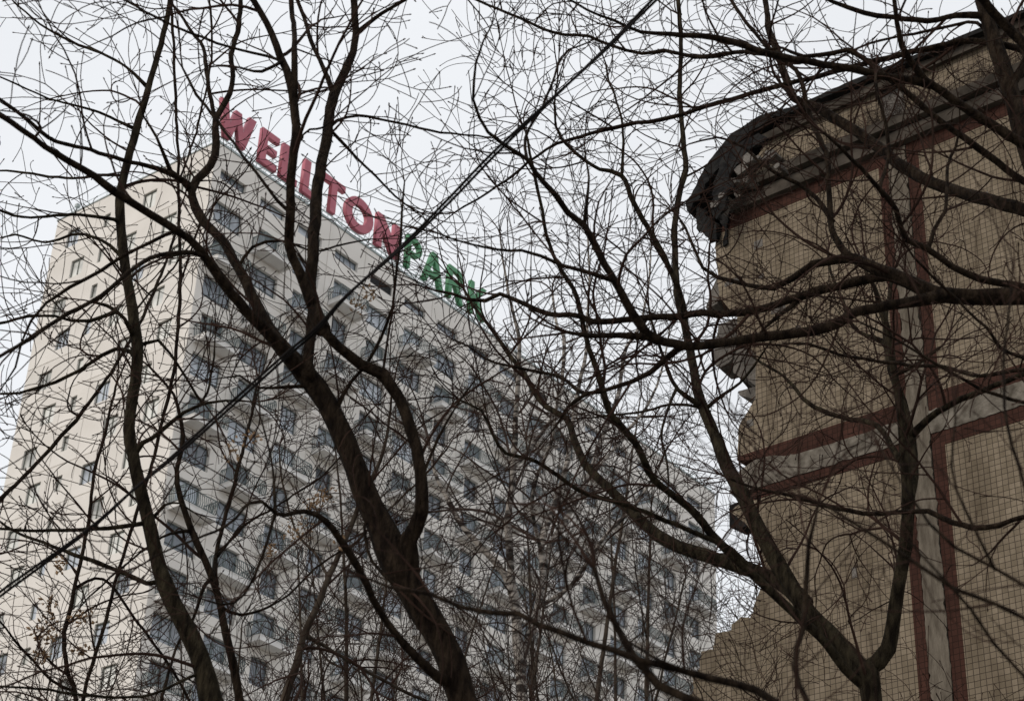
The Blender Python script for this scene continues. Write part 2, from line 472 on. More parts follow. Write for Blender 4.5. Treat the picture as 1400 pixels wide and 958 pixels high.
# parapet coping, roof deck, and thin metal rail along the roof edge
m = MB(); m.box(-0.06, LEN + 0.06, -0.06, 0.5, ZR - 0.018, ZR + 0.06); m.box(-0.06, 0.5, 0.502, WID + 0.06, ZR - 0.018, ZR + 0.06)
m.box(LEN - 0.44, LEN + 0.06, 0.502, WID + 0.06, ZR - 0.018, ZR + 0.06); m.box(0.502, LEN - 0.442, WID - 0.44, WID + 0.06, ZR - 0.018, ZR + 0.06)
m.build('parapet_coping', M['flashing'], tower)
m = MB(); m.box(LEN - 0.48, LEN, 0.5, WID, ZB + 0.002, ZR - 0.02); m.box(0.5, LEN - 0.482, WID - 0.48, WID, ZB + 0.002, ZR - 0.02)
m.build('rear_wall', M['plaster'], tower)
m = MB()
for zz in (0.35, 0.7): m.tube([Vector((0.2, 0.2, ZR + zz)), Vector((LEN - 0.2, 0.2, ZR + zz))], [0.03, 0.03], 5)
for i in range(43): m.tube([Vector((0.2 + i * 1.49, 0.2, ZR + 0.06)), Vector((0.2 + i * 1.49, 0.2, ZR + 0.7))], [0.025, 0.025], 4)
for zz in (0.35, 0.7): m.tube([Vector((0.2, 0.3, ZR + zz)), Vector((0.2, WID - 0.2, ZR + zz))], [0.02, 0.02], 5)
for i in range(1, 9): m.tube([Vector((0.2, 0.2 + i * 1.9, ZR + 0.06)), Vector((0.2, 0.2 + i * 1.9, ZR + 0.7))], [0.02, 0.02], 4)
tag(m.build('roof_rail', M['steel'], tower), kind='stuff')
# small roof device at the far left corner
m = MB(); m.box(0.25, 1.0, WID - 1.6, WID - 0.9, ZR + 0.06, ZR + 0.5); m.tube([Vector((0.6, WID - 1.2, ZR + 0.5)), Vector((0.6, WID - 1.2, ZR + 1.3))], [0.05, 0.03], 6); m.box(0.45, 0.75, WID - 1.35, WID - 1.05, ZR + 1.1, ZR + 1.35)
m.build('roof_vent', M['flashing'], tower)

# ------------------------------------------------------------------ rooftop sign
sign = empty('rooftop_sign', (-20.827, 102.377, ZR + 0.06), TH)
tag(sign, 'large red and green block lettering on a thin steel frame along the tower roof', 'sign')
LZ0, LH, LY = 0.72, 2.95, 0.12          # letter foot above roof, letter height, front plane
def outline_mesh(name, loops, depth, mat, bev=0.035):
    cu = bpy.data.curves.new(name, 'CURVE'); cu.dimensions = '2D'; cu.fill_mode = 'BOTH'; cu.extrude = depth / 2
    cu.bevel_depth = bev; cu.bevel_resolution = 1; cu.offset = -bev
    for lp in loops:
        sp = cu.splines.new('POLY'); sp.points.add(len(lp) - 1)
        for i, (x, y) in enumerate(lp): sp.points[i].co = (x, y, 0, 1)
        sp.use_cyclic_u = True
    o = bpy.data.objects.new(name, cu); col.objects.link(o)
    me = bpy.data.meshes.new_from_object(o.evaluated_get(bpy.context.evaluated_depsgraph_get()))
    bpy.data.objects.remove(o); bpy.data.curves.remove(cu)
    me.name = name; me.materials.clear(); me.materials.append(mat)
    return me
def ell(cx, cy, rx, ry, a0, a1, n):
    return [(cx + rx * math.cos(R(a0 + (a1 - a0) * i / n)), cy + ry * math.sin(R(a0 + (a1 - a0) * i / n))) for i in range(n + 1)]
H = LH
def letter_loops(ch, w, t):
    if ch == 'W':
        s = t * 1.02
        return [[(0, H), (s, H), (w * .29 + s * .12, H * .42), (w * .5 - s * .42, H * .92), (w * .5 + s * .42, H * .92), (w * .71 - s * .12, H * .42), (w - s, H), (w, H), (w * .77 + s * .1, 0), (w * .77 - s * .75, 0), (w * .5, H * .52), (w * .23 + s * .75, 0), (w * .23 - s * .1, 0)]]
    if ch == 'E':
        b = t * .86; g0, g1 = H * .5 - b / 2, H * .5 + b / 2
        return [[(0, 0), (w, 0), (w, b), (t, b), (t, g0), (w * .92, g0), (w * .92, g1), (t, g1), (t, H - b), (w, H - b), (w, H), (0, H)]]
    if ch == 'L':
        return [[(0, 0), (w, 0), (w, t * .86), (t, t * .86), (t, H), (0, H)]]
    if ch == 'T':
        return [[(w / 2 - t / 2, 0), (w / 2 + t / 2, 0), (w / 2 + t / 2, H - t * .86), (w, H - t * .86), (w, H), (0, H), (0, H - t * .86), (w / 2 - t / 2, H - t * .86)]]
    if ch == 'O':
        return [ell(w / 2, H / 2, w / 2, H / 2, 0, 350, 35), ell(w / 2, H / 2, w / 2 - t, H / 2 - t * .95, 0, 350, 35)]
    if ch == 'N':
        return [[(0, 0), (t, 0), (t, H * .52), (w - t, 0), (w, 0), (w, H), (w - t, H), (w - t, H * .48), (t, H), (0, H)]]
    if ch == 'P':
        ry = H * .29
        return [[(0, 0), (t, 0), (t, H - 2 * ry)] + ell(w - ry, H - ry, ry, ry, -90, 90, 14) + [(0, H)],
                [(t, H - 2 * ry + t * .9)] + ell(w - ry, H - ry, ry - t * .9, ry - t * .9, -90, 90, 12) + [(t, H - t * .9)]]
    if ch == 'A':
        k = t * 1.06; a = H - t
        return [[(0, 0), (k, 0), (k + (w / 2 - k * .55) * .24, H * .24), (w - k - (w / 2 - k * .55) * .24, H * .24), (w - k, 0), (w, 0), (w / 2 + k * .55, H), (w / 2 - k * .55, H)],
                [(k + w * .125, H * .40), (w - k - w * .125, H * .40), (w / 2, H * .76)]]
    if ch == 'R':
        ry = H * .29
        return [[(0, 0), (t, 0), (t, H - 2 * ry), (w * .45, H - 2 * ry), (w - t * 1.1, 0), (w, 0), (w * .45 + t * 1.05, H - 2 * ry + .02)] + ell(w - ry - .05, H - ry, ry, ry, -70, 90, 14) + [(0, H)],
                [(t, H - 2 * ry + t * .9)] + ell(w - ry - .05, H - ry, ry - t * .9, ry - t * .9, -90, 90, 12) + [(t, H - t * .9)]]
    if ch == 'K':
        return [[(0, 0), (t, 0), (t, H * .36), (t * 1.5, H * .43), (w - t * 1.25, 0), (w, 0), (t * 2.15, H * .55), (w, H), (w - t * 1.25, H), (t, H * .55), (t, H), (0, H)]]
LET = [('W', -0.25, 3.45, .68, 'red'), ('E', 3.85, 1.75, .62, 'red'), ('L', 6.0, 1.70, .64, 'red'), ('L', 8.25, 1.70, .64, 'red'), ('T', 10.35, 2.25, .64, 'red'),
       ('O', 12.8, 3.05, .72, 'red'), ('N', 16.25, 2.6, .68, 'red'), ('P', 19.75, 1.75, .46, 'green'), ('A', 21.75, 2.45, .48, 'green'), ('R', 24.75, 1.95, .46, 'green'), ('K', 27.45, 2.0, .46, 'green')]
for ch, x, w, t, mk in LET:
    me = outline_mesh('letter', letter_loops(ch, w, t), 0.30, M[mk])
    o = link('letter', me, sign, (x, LY, LZ0)); o.rotation_euler = (math.pi / 2, 0, 0)
    o['label'] = ('bold red' if mk == 'red' else 'slim green') + ' roof letter ' + ch
m = MB()
for zz in (0.5, 1.35, 2.35):
    m.tube([Vector((-0.3, 0.62, zz)), Vector((29.8, 0.62, zz))], [0.035, 0.035], 4)
m.tube([Vector((-0.3, 0.12, 0.5)), Vector((29.8, 0.12, 0.5))], [0.035, 0.035], 4)
m.tube([Vector((-0.3, 2.2, 0.12)), Vector((29.8, 2.2, 0.12))], [0.035, 0.035], 4)
for i in range(21):
    x = -0.2 + i * 1.49
    m.tube([Vector((x, 0.62, 0)), Vector((x, 0.62, 2.9))], [0.035, 0.035], 4)
    m.tube([Vector((x, 2.2, 0.0)), Vector((x, 0.62, 2.4))], [0.03, 0.03], 4)
    m.tube([Vector((x, 2.2, 0.1)), Vector((x, 0.12, 0.5))], [0.025, 0.025], 4)
    m.tube([Vector((x, 0.12, 0.0)), Vector((x, 0.12, 0.6))], [0.03, 0.03], 4)
    if i < 20: m.tube([Vector((x, 0.62, 0.5)), Vector((x + 1.49, 0.62, 1.35))], [0.022, 0.022], 4)
m.build('sign_frame', M['steel'], sign)

def rvec():
    while True:
        v = Vector((random.uniform(-1, 1), random.uniform(-1, 1), random.uniform(-1, 1)))
        if 0.05 < v.length < 1: return v.normalized()

# ------------------------------------------------------------------ half demolished panel building on the right
# local frame: x along the wall (to the right, towards the camera), y into the building, z up
WL = empty('panel_building', (3.33, 13.598, 0), R(-41))
tag(WL, 'half demolished ochre tiled panel building with torn edge and red bands', 'building')
def part(name, polys, y0, y1, mat, jit=0.0):
    mb = MB()
    for p in polys: mb.prism(p, y0, y1, 0, jit)
    return mb.build(name, mat, WL)
def ragged(pts, amp, n=3):
    """break a torn edge into small angular steps, as snapped concrete and tile rows do"""
    out = []
    for a, b in zip(pts, pts[1:]):
        out.append(a)
        L_ = math.hypot(b[0] - a[0], b[1] - a[1]); k = min(n + 3, int(L_ / 0.035))
        for i in range(1, k + 1):
            f = (i + random.uniform(-.3, .3)) / (k + 1)
            e = random.choice((0.2, 1.0, 1.7)) * amp
            out.append((a[0] + (b[0] - a[0]) * f + random.uniform(-e, e), a[1] + (b[1] - a[1]) * f + random.uniform(-e, e) * .5))
    out.append(pts[-1])
    return out
TH_ = 0.28
# storey levels (centre line of the wide joints)
torn_top = ragged([(-1.87, 12.06), (-1.872, 11.874), (-1.858, 11.557), (-1.846, 11.343), (-1.71, 11.127), (-1.646, 11.071), (-1.654, 10.776), (-1.459, 10.587), (-1.475, 10.098), (-1.663, 9.871), (-1.687, 9.572)], 0.007, 1)
part('wall_panel', [[(-0.077, 9.572), (-0.077, 12.06)] + torn_top], 0, TH_, M['tile'], 0.02)
part('red_band', [[(-1.80, 12.062), (-0.077, 12.062), (-0.077, 12.2), (-1.74, 12.24), (-1.78, 12.16)]], -.004, TH_, M['tile_red'], 0.01)
part('red_band', [[(-1.687, 9.57), (-0.077, 9.57), (-0.077, 9.40), (-1.05, 9.395), (-1.22, 9.43), (-1.3, 9.46), (-1.56, 9.50), (-1.69, 9.535)]], -.003, TH_, M['tile_red'], 0.01)
part('red_band', [[(-0.0765, 9.40), (-0.0765, 12.2), (0.02, 12.2), (0.02, 9.40)]], -.002, TH_, M['tile_red'])
part('mortar_joint', [ragged([(0.208, 5.0 + i * .35) for i in range(21)] + [(0.21, 12.19)], 0.012, 4) + ragged([(0.026, 12.19 - i * .35) for i in range(21)] + [(0.024, 5.0)], 0.012, 4)], -.009, TH_ - .002, M['mortar_dark'])
PX = 3.55                                  # width of one wall panel
def right_panel(x0, z0, z1):
    """complete panel with its red border; x0,z0..z1 outer edge"""
    x1 = x0 + PX - 0.193
    part('red_band', [[(x0, z0), (x0 + 0.115, z0), (x0 + 0.115, z1), (x0, z1)]], -.002, TH_, M['tile_red'])
    part('red_band', [[(x0 + 0.1155, z1 - 0.14), (x1 - 0.1155, z1 - 0.14), (x1 - 0.1155, z1), (x0 + 0.1155, z1)]], -.004, TH_, M['tile_red'])
    part('red_band', [[(x0 + 0.1155, z0), (x1 - 0.1155, z0), (x1 - 0.1155, z0 + 0.17), (x0 + 0.1155, z0 + 0.17)]], -.003, TH_, M['tile_red'])
    part('red_band', [[(x1 - 0.115, z0), (x1, z0), (x1, z1), (x1 - 0.115, z1)]], -.002, TH_, M['tile_red'])
    part('wall_panel', [[(x0 + 0.116, z0 + 0.171), (x1 - 0.116, z0 + 0.171), (x1 - 0.116, z1 - 0.141), (x0 + 0.116, z1 - 0.141)]], 0, TH_, M['tile'])
ST = 2.8
for k in range(2):
    for q, z1 in enumerate((12.2, 9.2, 6.4)):
        right_panel(0.215 + k * PX, (9.40, 6.6, 3.8)[q], z1)
    part('mortar_joint', [ragged([(0.2135 + k * PX + i * PX / 12, 9.19) for i in range(13)], 0.012, 4) + ragged([(0.2135 + (k + 1) * PX - i * PX / 12, 9.405) for i in range(13)], 0.012, 4)], -.012, TH_, M['mortar'])
    part('mortar_joint', [[(0.2135 + k * PX, 6.4005), (0.2135 + (k + 1) * PX, 6.4005), (0.2135 + (k + 1) * PX, 6.5995), (0.2135 + k * PX, 6.5995)]], 0.014, TH_, M['mortar'])
    if k: part('mortar_joint', [[(0.022 + PX, 3.8), (0.213 + PX, 3.8), (0.213 + PX, 12.19), (0.022 + PX, 12.19)]], 0.018, TH_, M['mortar_dark'])
# left bay below the joint
part('mortar_joint', [ragged([(-1.636, 9.425), (-1.70, 9.38), (-1.78, 9.33), (-1.72, 9.27), (-1.70, 9.2005)], 0.01, 2) + ragged([(-1.70, 9.2005), (-1.3, 9.195), (-0.9, 9.19), (-0.5, 9.195), (0.0215, 9.19)], 0.012, 4)[1:] + ragged([(0.0215, 9.40), (-0.5, 9.395), (-1.05, 9.40), (-1.22, 9.43), (-1.3, 9.46), (-1.5, 9.475)], 0.012, 4)], -.013, TH_, M['mortar'], 0.006)
part('red_band', [[(-1.35, 9.20), (-0.077, 9.20), (-0.077, 9.09), (-1.52, 9.09), (-1.60, 9.13), (-1.45, 9.18)]], -.004, TH_, M['tile_red'])
part('red_band', [[(-0.0765, 6.4), (-0.0765, 9.2), (0.02, 9.2), (0.02, 6.4)]], -.002, TH_, M['tile_red'])
low = ragged([(-1.7, 9.089), (-1.776, 9.05), (-1.614, 8.884), (-1.473, 8.579), (-1.445, 8.325), (-1.56, 8.10), (-1.60, 8.0), (-1.70, 8.03), (-1.79, 7.985), (-1.80, 7.93), (-1.95, 7.945), (-1.985, 7.80), (-2.11, 7.81), (-2.12, 7.66), (-2.20, 7.60), (-2.19, 7.45), (-2.285, 7.42), (-2.30, 7.15), (-2.34, 7.136), (-2.36, 6.6)], 0.009, 2)
part('wall_panel', [[(-0.0775, 6.4), (-0.0775, 9.089)] + low + [(-2.4, 6.4)]], 0, TH_, M['tile'], 0.02)
part('wall_panel', [[(-0.0775, 0), (-0.0775, 6.398), (-2.45, 6.398), (-2.6, 5.0), (-2.9, 3.2), (-3.5, 2.0), (-4.0, 0)]], 0, TH_, M['tile'])
part('wall_panel', [[(-0.077, 0), (7.3, 0), (7.3, 3.799), (0.2135, 3.799), (0.2135, 4.99), (-0.077, 4.99)]], 0.02, TH_, M['tile'])
# cornice in two steps, frieze and parapet
part('cornice', [[(-1.62, 12.205), (7.3, 12.205), (7.3, 12.33), (-1.66, 12.34), (-1.72, 12.29)]], -.07, TH_, M['cornice'], 0.01)
part('cornice', [[(-1.50, 12.362), (7.3, 12.362), (7.3, 12.455), (-1.3, 12.47), (-1.44, 12.44)]], -.13, TH_, M['cornice'], 0.01)
part('frieze_panel', [ragged([(-1.30, 12.96), (-1.34, 12.83), (-1.42, 12.75), (-1.45, 12.66), (-1.36, 12.48)], 0.02, 2) + [(0.0, 12.472), (0.0, 12.96)]], 0.01, TH_, M['tile'], 0.02)
part('frieze_panel', [[(0.235, 12.472), (3.5, 12.472), (3.5, 12.96), (0.235, 12.96)]], 0.01, TH_, M['tile'])
part('frieze_panel', [[(3.7, 12.472), (7.3, 12.472), (7.3, 12.96), (3.7, 12.96)]], 0.01, TH_, M['tile'])
part('mortar_joint', [[(0.001, 12.475), (0.234, 12.475), (0.234, 12.95), (0.001, 12.95)]], 0.03, TH_, M['concrete'])
part('mortar_joint', [[(3.501, 12.475), (3.699, 12.475), (3.699, 12.95), (3.501, 12.95)]], 0.03, TH_, M['concrete'])
# roof slab with drooping torn felt
top = [(7.6, 13.03), (1.53, 13.03), (1.09, 13.04), (0.28, 13.066), (-0.29, 13.09), (-0.70, 13.085), (-0.97, 13.10), (-1.25, 13.16), (-1.59, 13.09), (-1.85, 12.88), (-2.04, 12.61), (-2.14, 12.49)]
bot = [(-2.12, 12.40), (-2.09, 12.36), (-2.05, 12.45), (-1.99, 12.46), (-1.90, 12.62), (-1.74, 12.74), (-1.60, 12.86), (-1.46, 12.98), (-1.15, 13.06), (-0.71, 13.03), (-0.30, 13.035), (0.27, 13.015), (1.08, 12.99), (7.6, 12.985)]
part('eave_board', [ragged([(-1.38, 12.97), (-1.42, 12.90), (-1.34, 12.90)], .01, 1) + [(7.5, 12.945), (7.5, 12.984), (-0.7, 13.02)]], -.05, -.001, M['cornice'], 0.01)
part('roof_felt', [ragged(top, 0.008, 3) + ragged(bot, 0.02, 4)], -.12, .45, M['felt'], 0.03)
part('roof_slab', [[(-0.9, 12.97), (7.4, 12.97), (7.4, 13.04), (-0.9, 13.04)]], 1.201, 6, M['concrete'])
part('roof_felt', [[(-0.9, 12.97), (7.4, 12.97), (7.4, 13.04), (-0.9, 13.04)]], .46, 1.2, M['felt'])
part('torn_felt', [ragged([(-1.732, 12.334), (-1.747, 12.134), (-1.685, 12.022), (-1.589, 12.11), (-1.553, 12.289), (-1.479, 12.321), (-1.528, 12.474), (-1.441, 12.566), (-1.336, 12.585), (-1.27, 12.687), (-1.082, 12.71), (-1.182, 12.823), (-1.541, 12.812), (-1.652, 12.617), (-1.732, 12.334)], 0.015, 3)], -.26, -.225, M['felt'], 0.03)
part('torn_felt', [ragged([(-2.044, 12.459), (-1.938, 12.303), (-1.813, 12.13), (-1.827, 11.932), (-1.88, 11.975), (-2.048, 12.175), (-2.044, 12.459)], 0.012, 3)], -.07, -.02, M['felt'], 0.03)
part('torn_felt', [ragged([(-1.836, 12.327), (-1.688, 12.242), (-1.724, 12.083), (-1.718, 11.888), (-1.771, 11.867), (-1.745, 12.092), (-1.797, 12.157), (-1.836, 12.327)], 0.01, 3)], -.03, -.006, M['felt'], 0.006)
for (x, z, w) in [(-1.52, 12.40, .10), (-1.40, 12.50, .12), (-1.30, 12.58, .09), (-1.62, 12.27, .09), (-1.2, 12.54, .07), (-1.08, 12.53, .1), (-1.7, 12.2, .07), (-1.0, 12.36, .06), (-1.35, 12.36, .08)]:
    k = random.choice((4, 5, 6)); ph = random.uniform(0, 6); w *= random.uniform(.6, 1.4)
    part('rubble_chunk', [[(x + w * random.uniform(.45, .8) * math.cos(ph + 6.28 * i / k), z + w * random.uniform(.35, .7) * math.sin(ph + 6.28 * i / k)) for i in range(k)]], -.23 - random.uniform(0, .05), -.10, M['concrete'], 0.04)
# bent reinforcement bars sticking out of the break
for (x, z) in [(-1.47, 10.2), (-1.66, 9.7), (-1.65, 10.95), (-1.86, 11.7), (-1.85, 11.4), (-1.5, 8.5), (-1.6, 8.15), (-2.0, 7.95), (-1.7, 9.3)]:
    mb = MB(); p = Vector((x + .05, .12, z)); d = Vector((-1, random.uniform(-.3, .3), random.uniform(-.6, .3))).normalized(); pts = [p]
    for i in range(6):
        d = (d + rvec() * .35).normalized(); p = p + d * .05; pts.append(p)
    mb.tube(pts, [.005] * 7, 5); mb.build('rebar', M['rust'], WL)
# broken pieces of cross walls and slabs sticking out behind the torn edge
part('broken_slab', [ragged([(-2.06, 11.257), (-1.901, 11.261), (-1.60, 11.2), (-1.60, 10.9), (-1.846, 10.993), (-1.928, 10.808), (-2.054, 10.761), (-2.147, 10.855), (-2.06, 11.257)], 0.012, 2)], .30, .55, M['concrete'], 0.05)
part('broken_slab', [ragged([(-1.91, 10.924), (-1.40, 10.85), (-1.40, 10.40), (-1.663, 10.446), (-1.916, 10.683), (-1.91, 10.924)], 0.012, 2)], .32, .6, M['concrete'], 0.05)
part('broken_slab', [[(-1.86, 10.454), (-1.40, 10.42), (-1.40, 10.3), (-1.667, 10.3), (-1.846, 10.405)]], .31, .8, M['concrete'], 0.04)
part('broken_slab', [ragged([(-2.20, 11.50), (-2.15, 11.66), (-2.04, 11.85), (-1.95, 12.1), (-1.70, 12.1), (-1.70, 11.5), (-2.021, 11.558), (-2.071, 11.498), (-2.20, 11.50)], 0.015, 2)], .30, .5, M['concrete'], 0.05)
part('broken_slab', [[(-1.981, 9.299), (-1.6, 9.292), (-1.6, 9.05), (-1.884, 9.037), (-1.986, 9.079)]], .3, .45, M['felt'], 0.02)
part('broken_slab', [ragged([(-1.93, 9.50), (-1.78, 9.46), (-1.5, 9.47), (-1.5, 9.36), (-1.86, 9.38), (-1.97, 9.42), (-1.93, 9.50)], 0.012, 2)], .29, .7, M['concrete'], 0.04)
part('broken_slab', [ragged([(-1.70, 12.66), (-1.52, 12.74), (-1.40, 12.60), (-1.30, 12.36), (-1.62, 12.36), (-1.68, 12.5), (-1.70, 12.66)], 0.015, 2)], .05, .6, M['concrete'], 0.04)
part('broken_slab', [ragged([(-1.58, 12.47), (-1.47, 12.52), (-1.42, 12.40), (-1.52, 12.36), (-1.58, 12.47)], 0.008, 1)], -.16, .04, M['mortar'], 0.02)
# rest of the building behind the wall: cross wall, floors, rear wall 
mb = MB()
mb.box(0.3, 7.2, 0.281, 6.0, 0.0, 12.19); 
mb.build('inner_block', M['concrete'], WL)
# places where a few tiles have dropped off the facade, bare mortar showing
for (px, pz, w, h) in [(-1.44, 11.71, .10, .09), (-1.40, 11.36, .06, .05), (-1.58, 9.83, .075, .075), (-1.28, 10.92, .16, .05), (-1.2, 10.95, .05, .1), (-1.02, 10.65, .05, .05), (-1.78, 11.42, .2, .05), (0.9, 11.3, .05, .05), (1.1, 8.4, .1, .05), (-0.6, 8.1, .05, .1)]:
    part('mortar_patch', [[(px, pz), (px + w, pz + .004), (px + w - .003, pz + h), (px + .004, pz + h)]], -.003, .01, M['concrete'])
# wisps of torn wire and old ivy on the cornice are twigs, see below

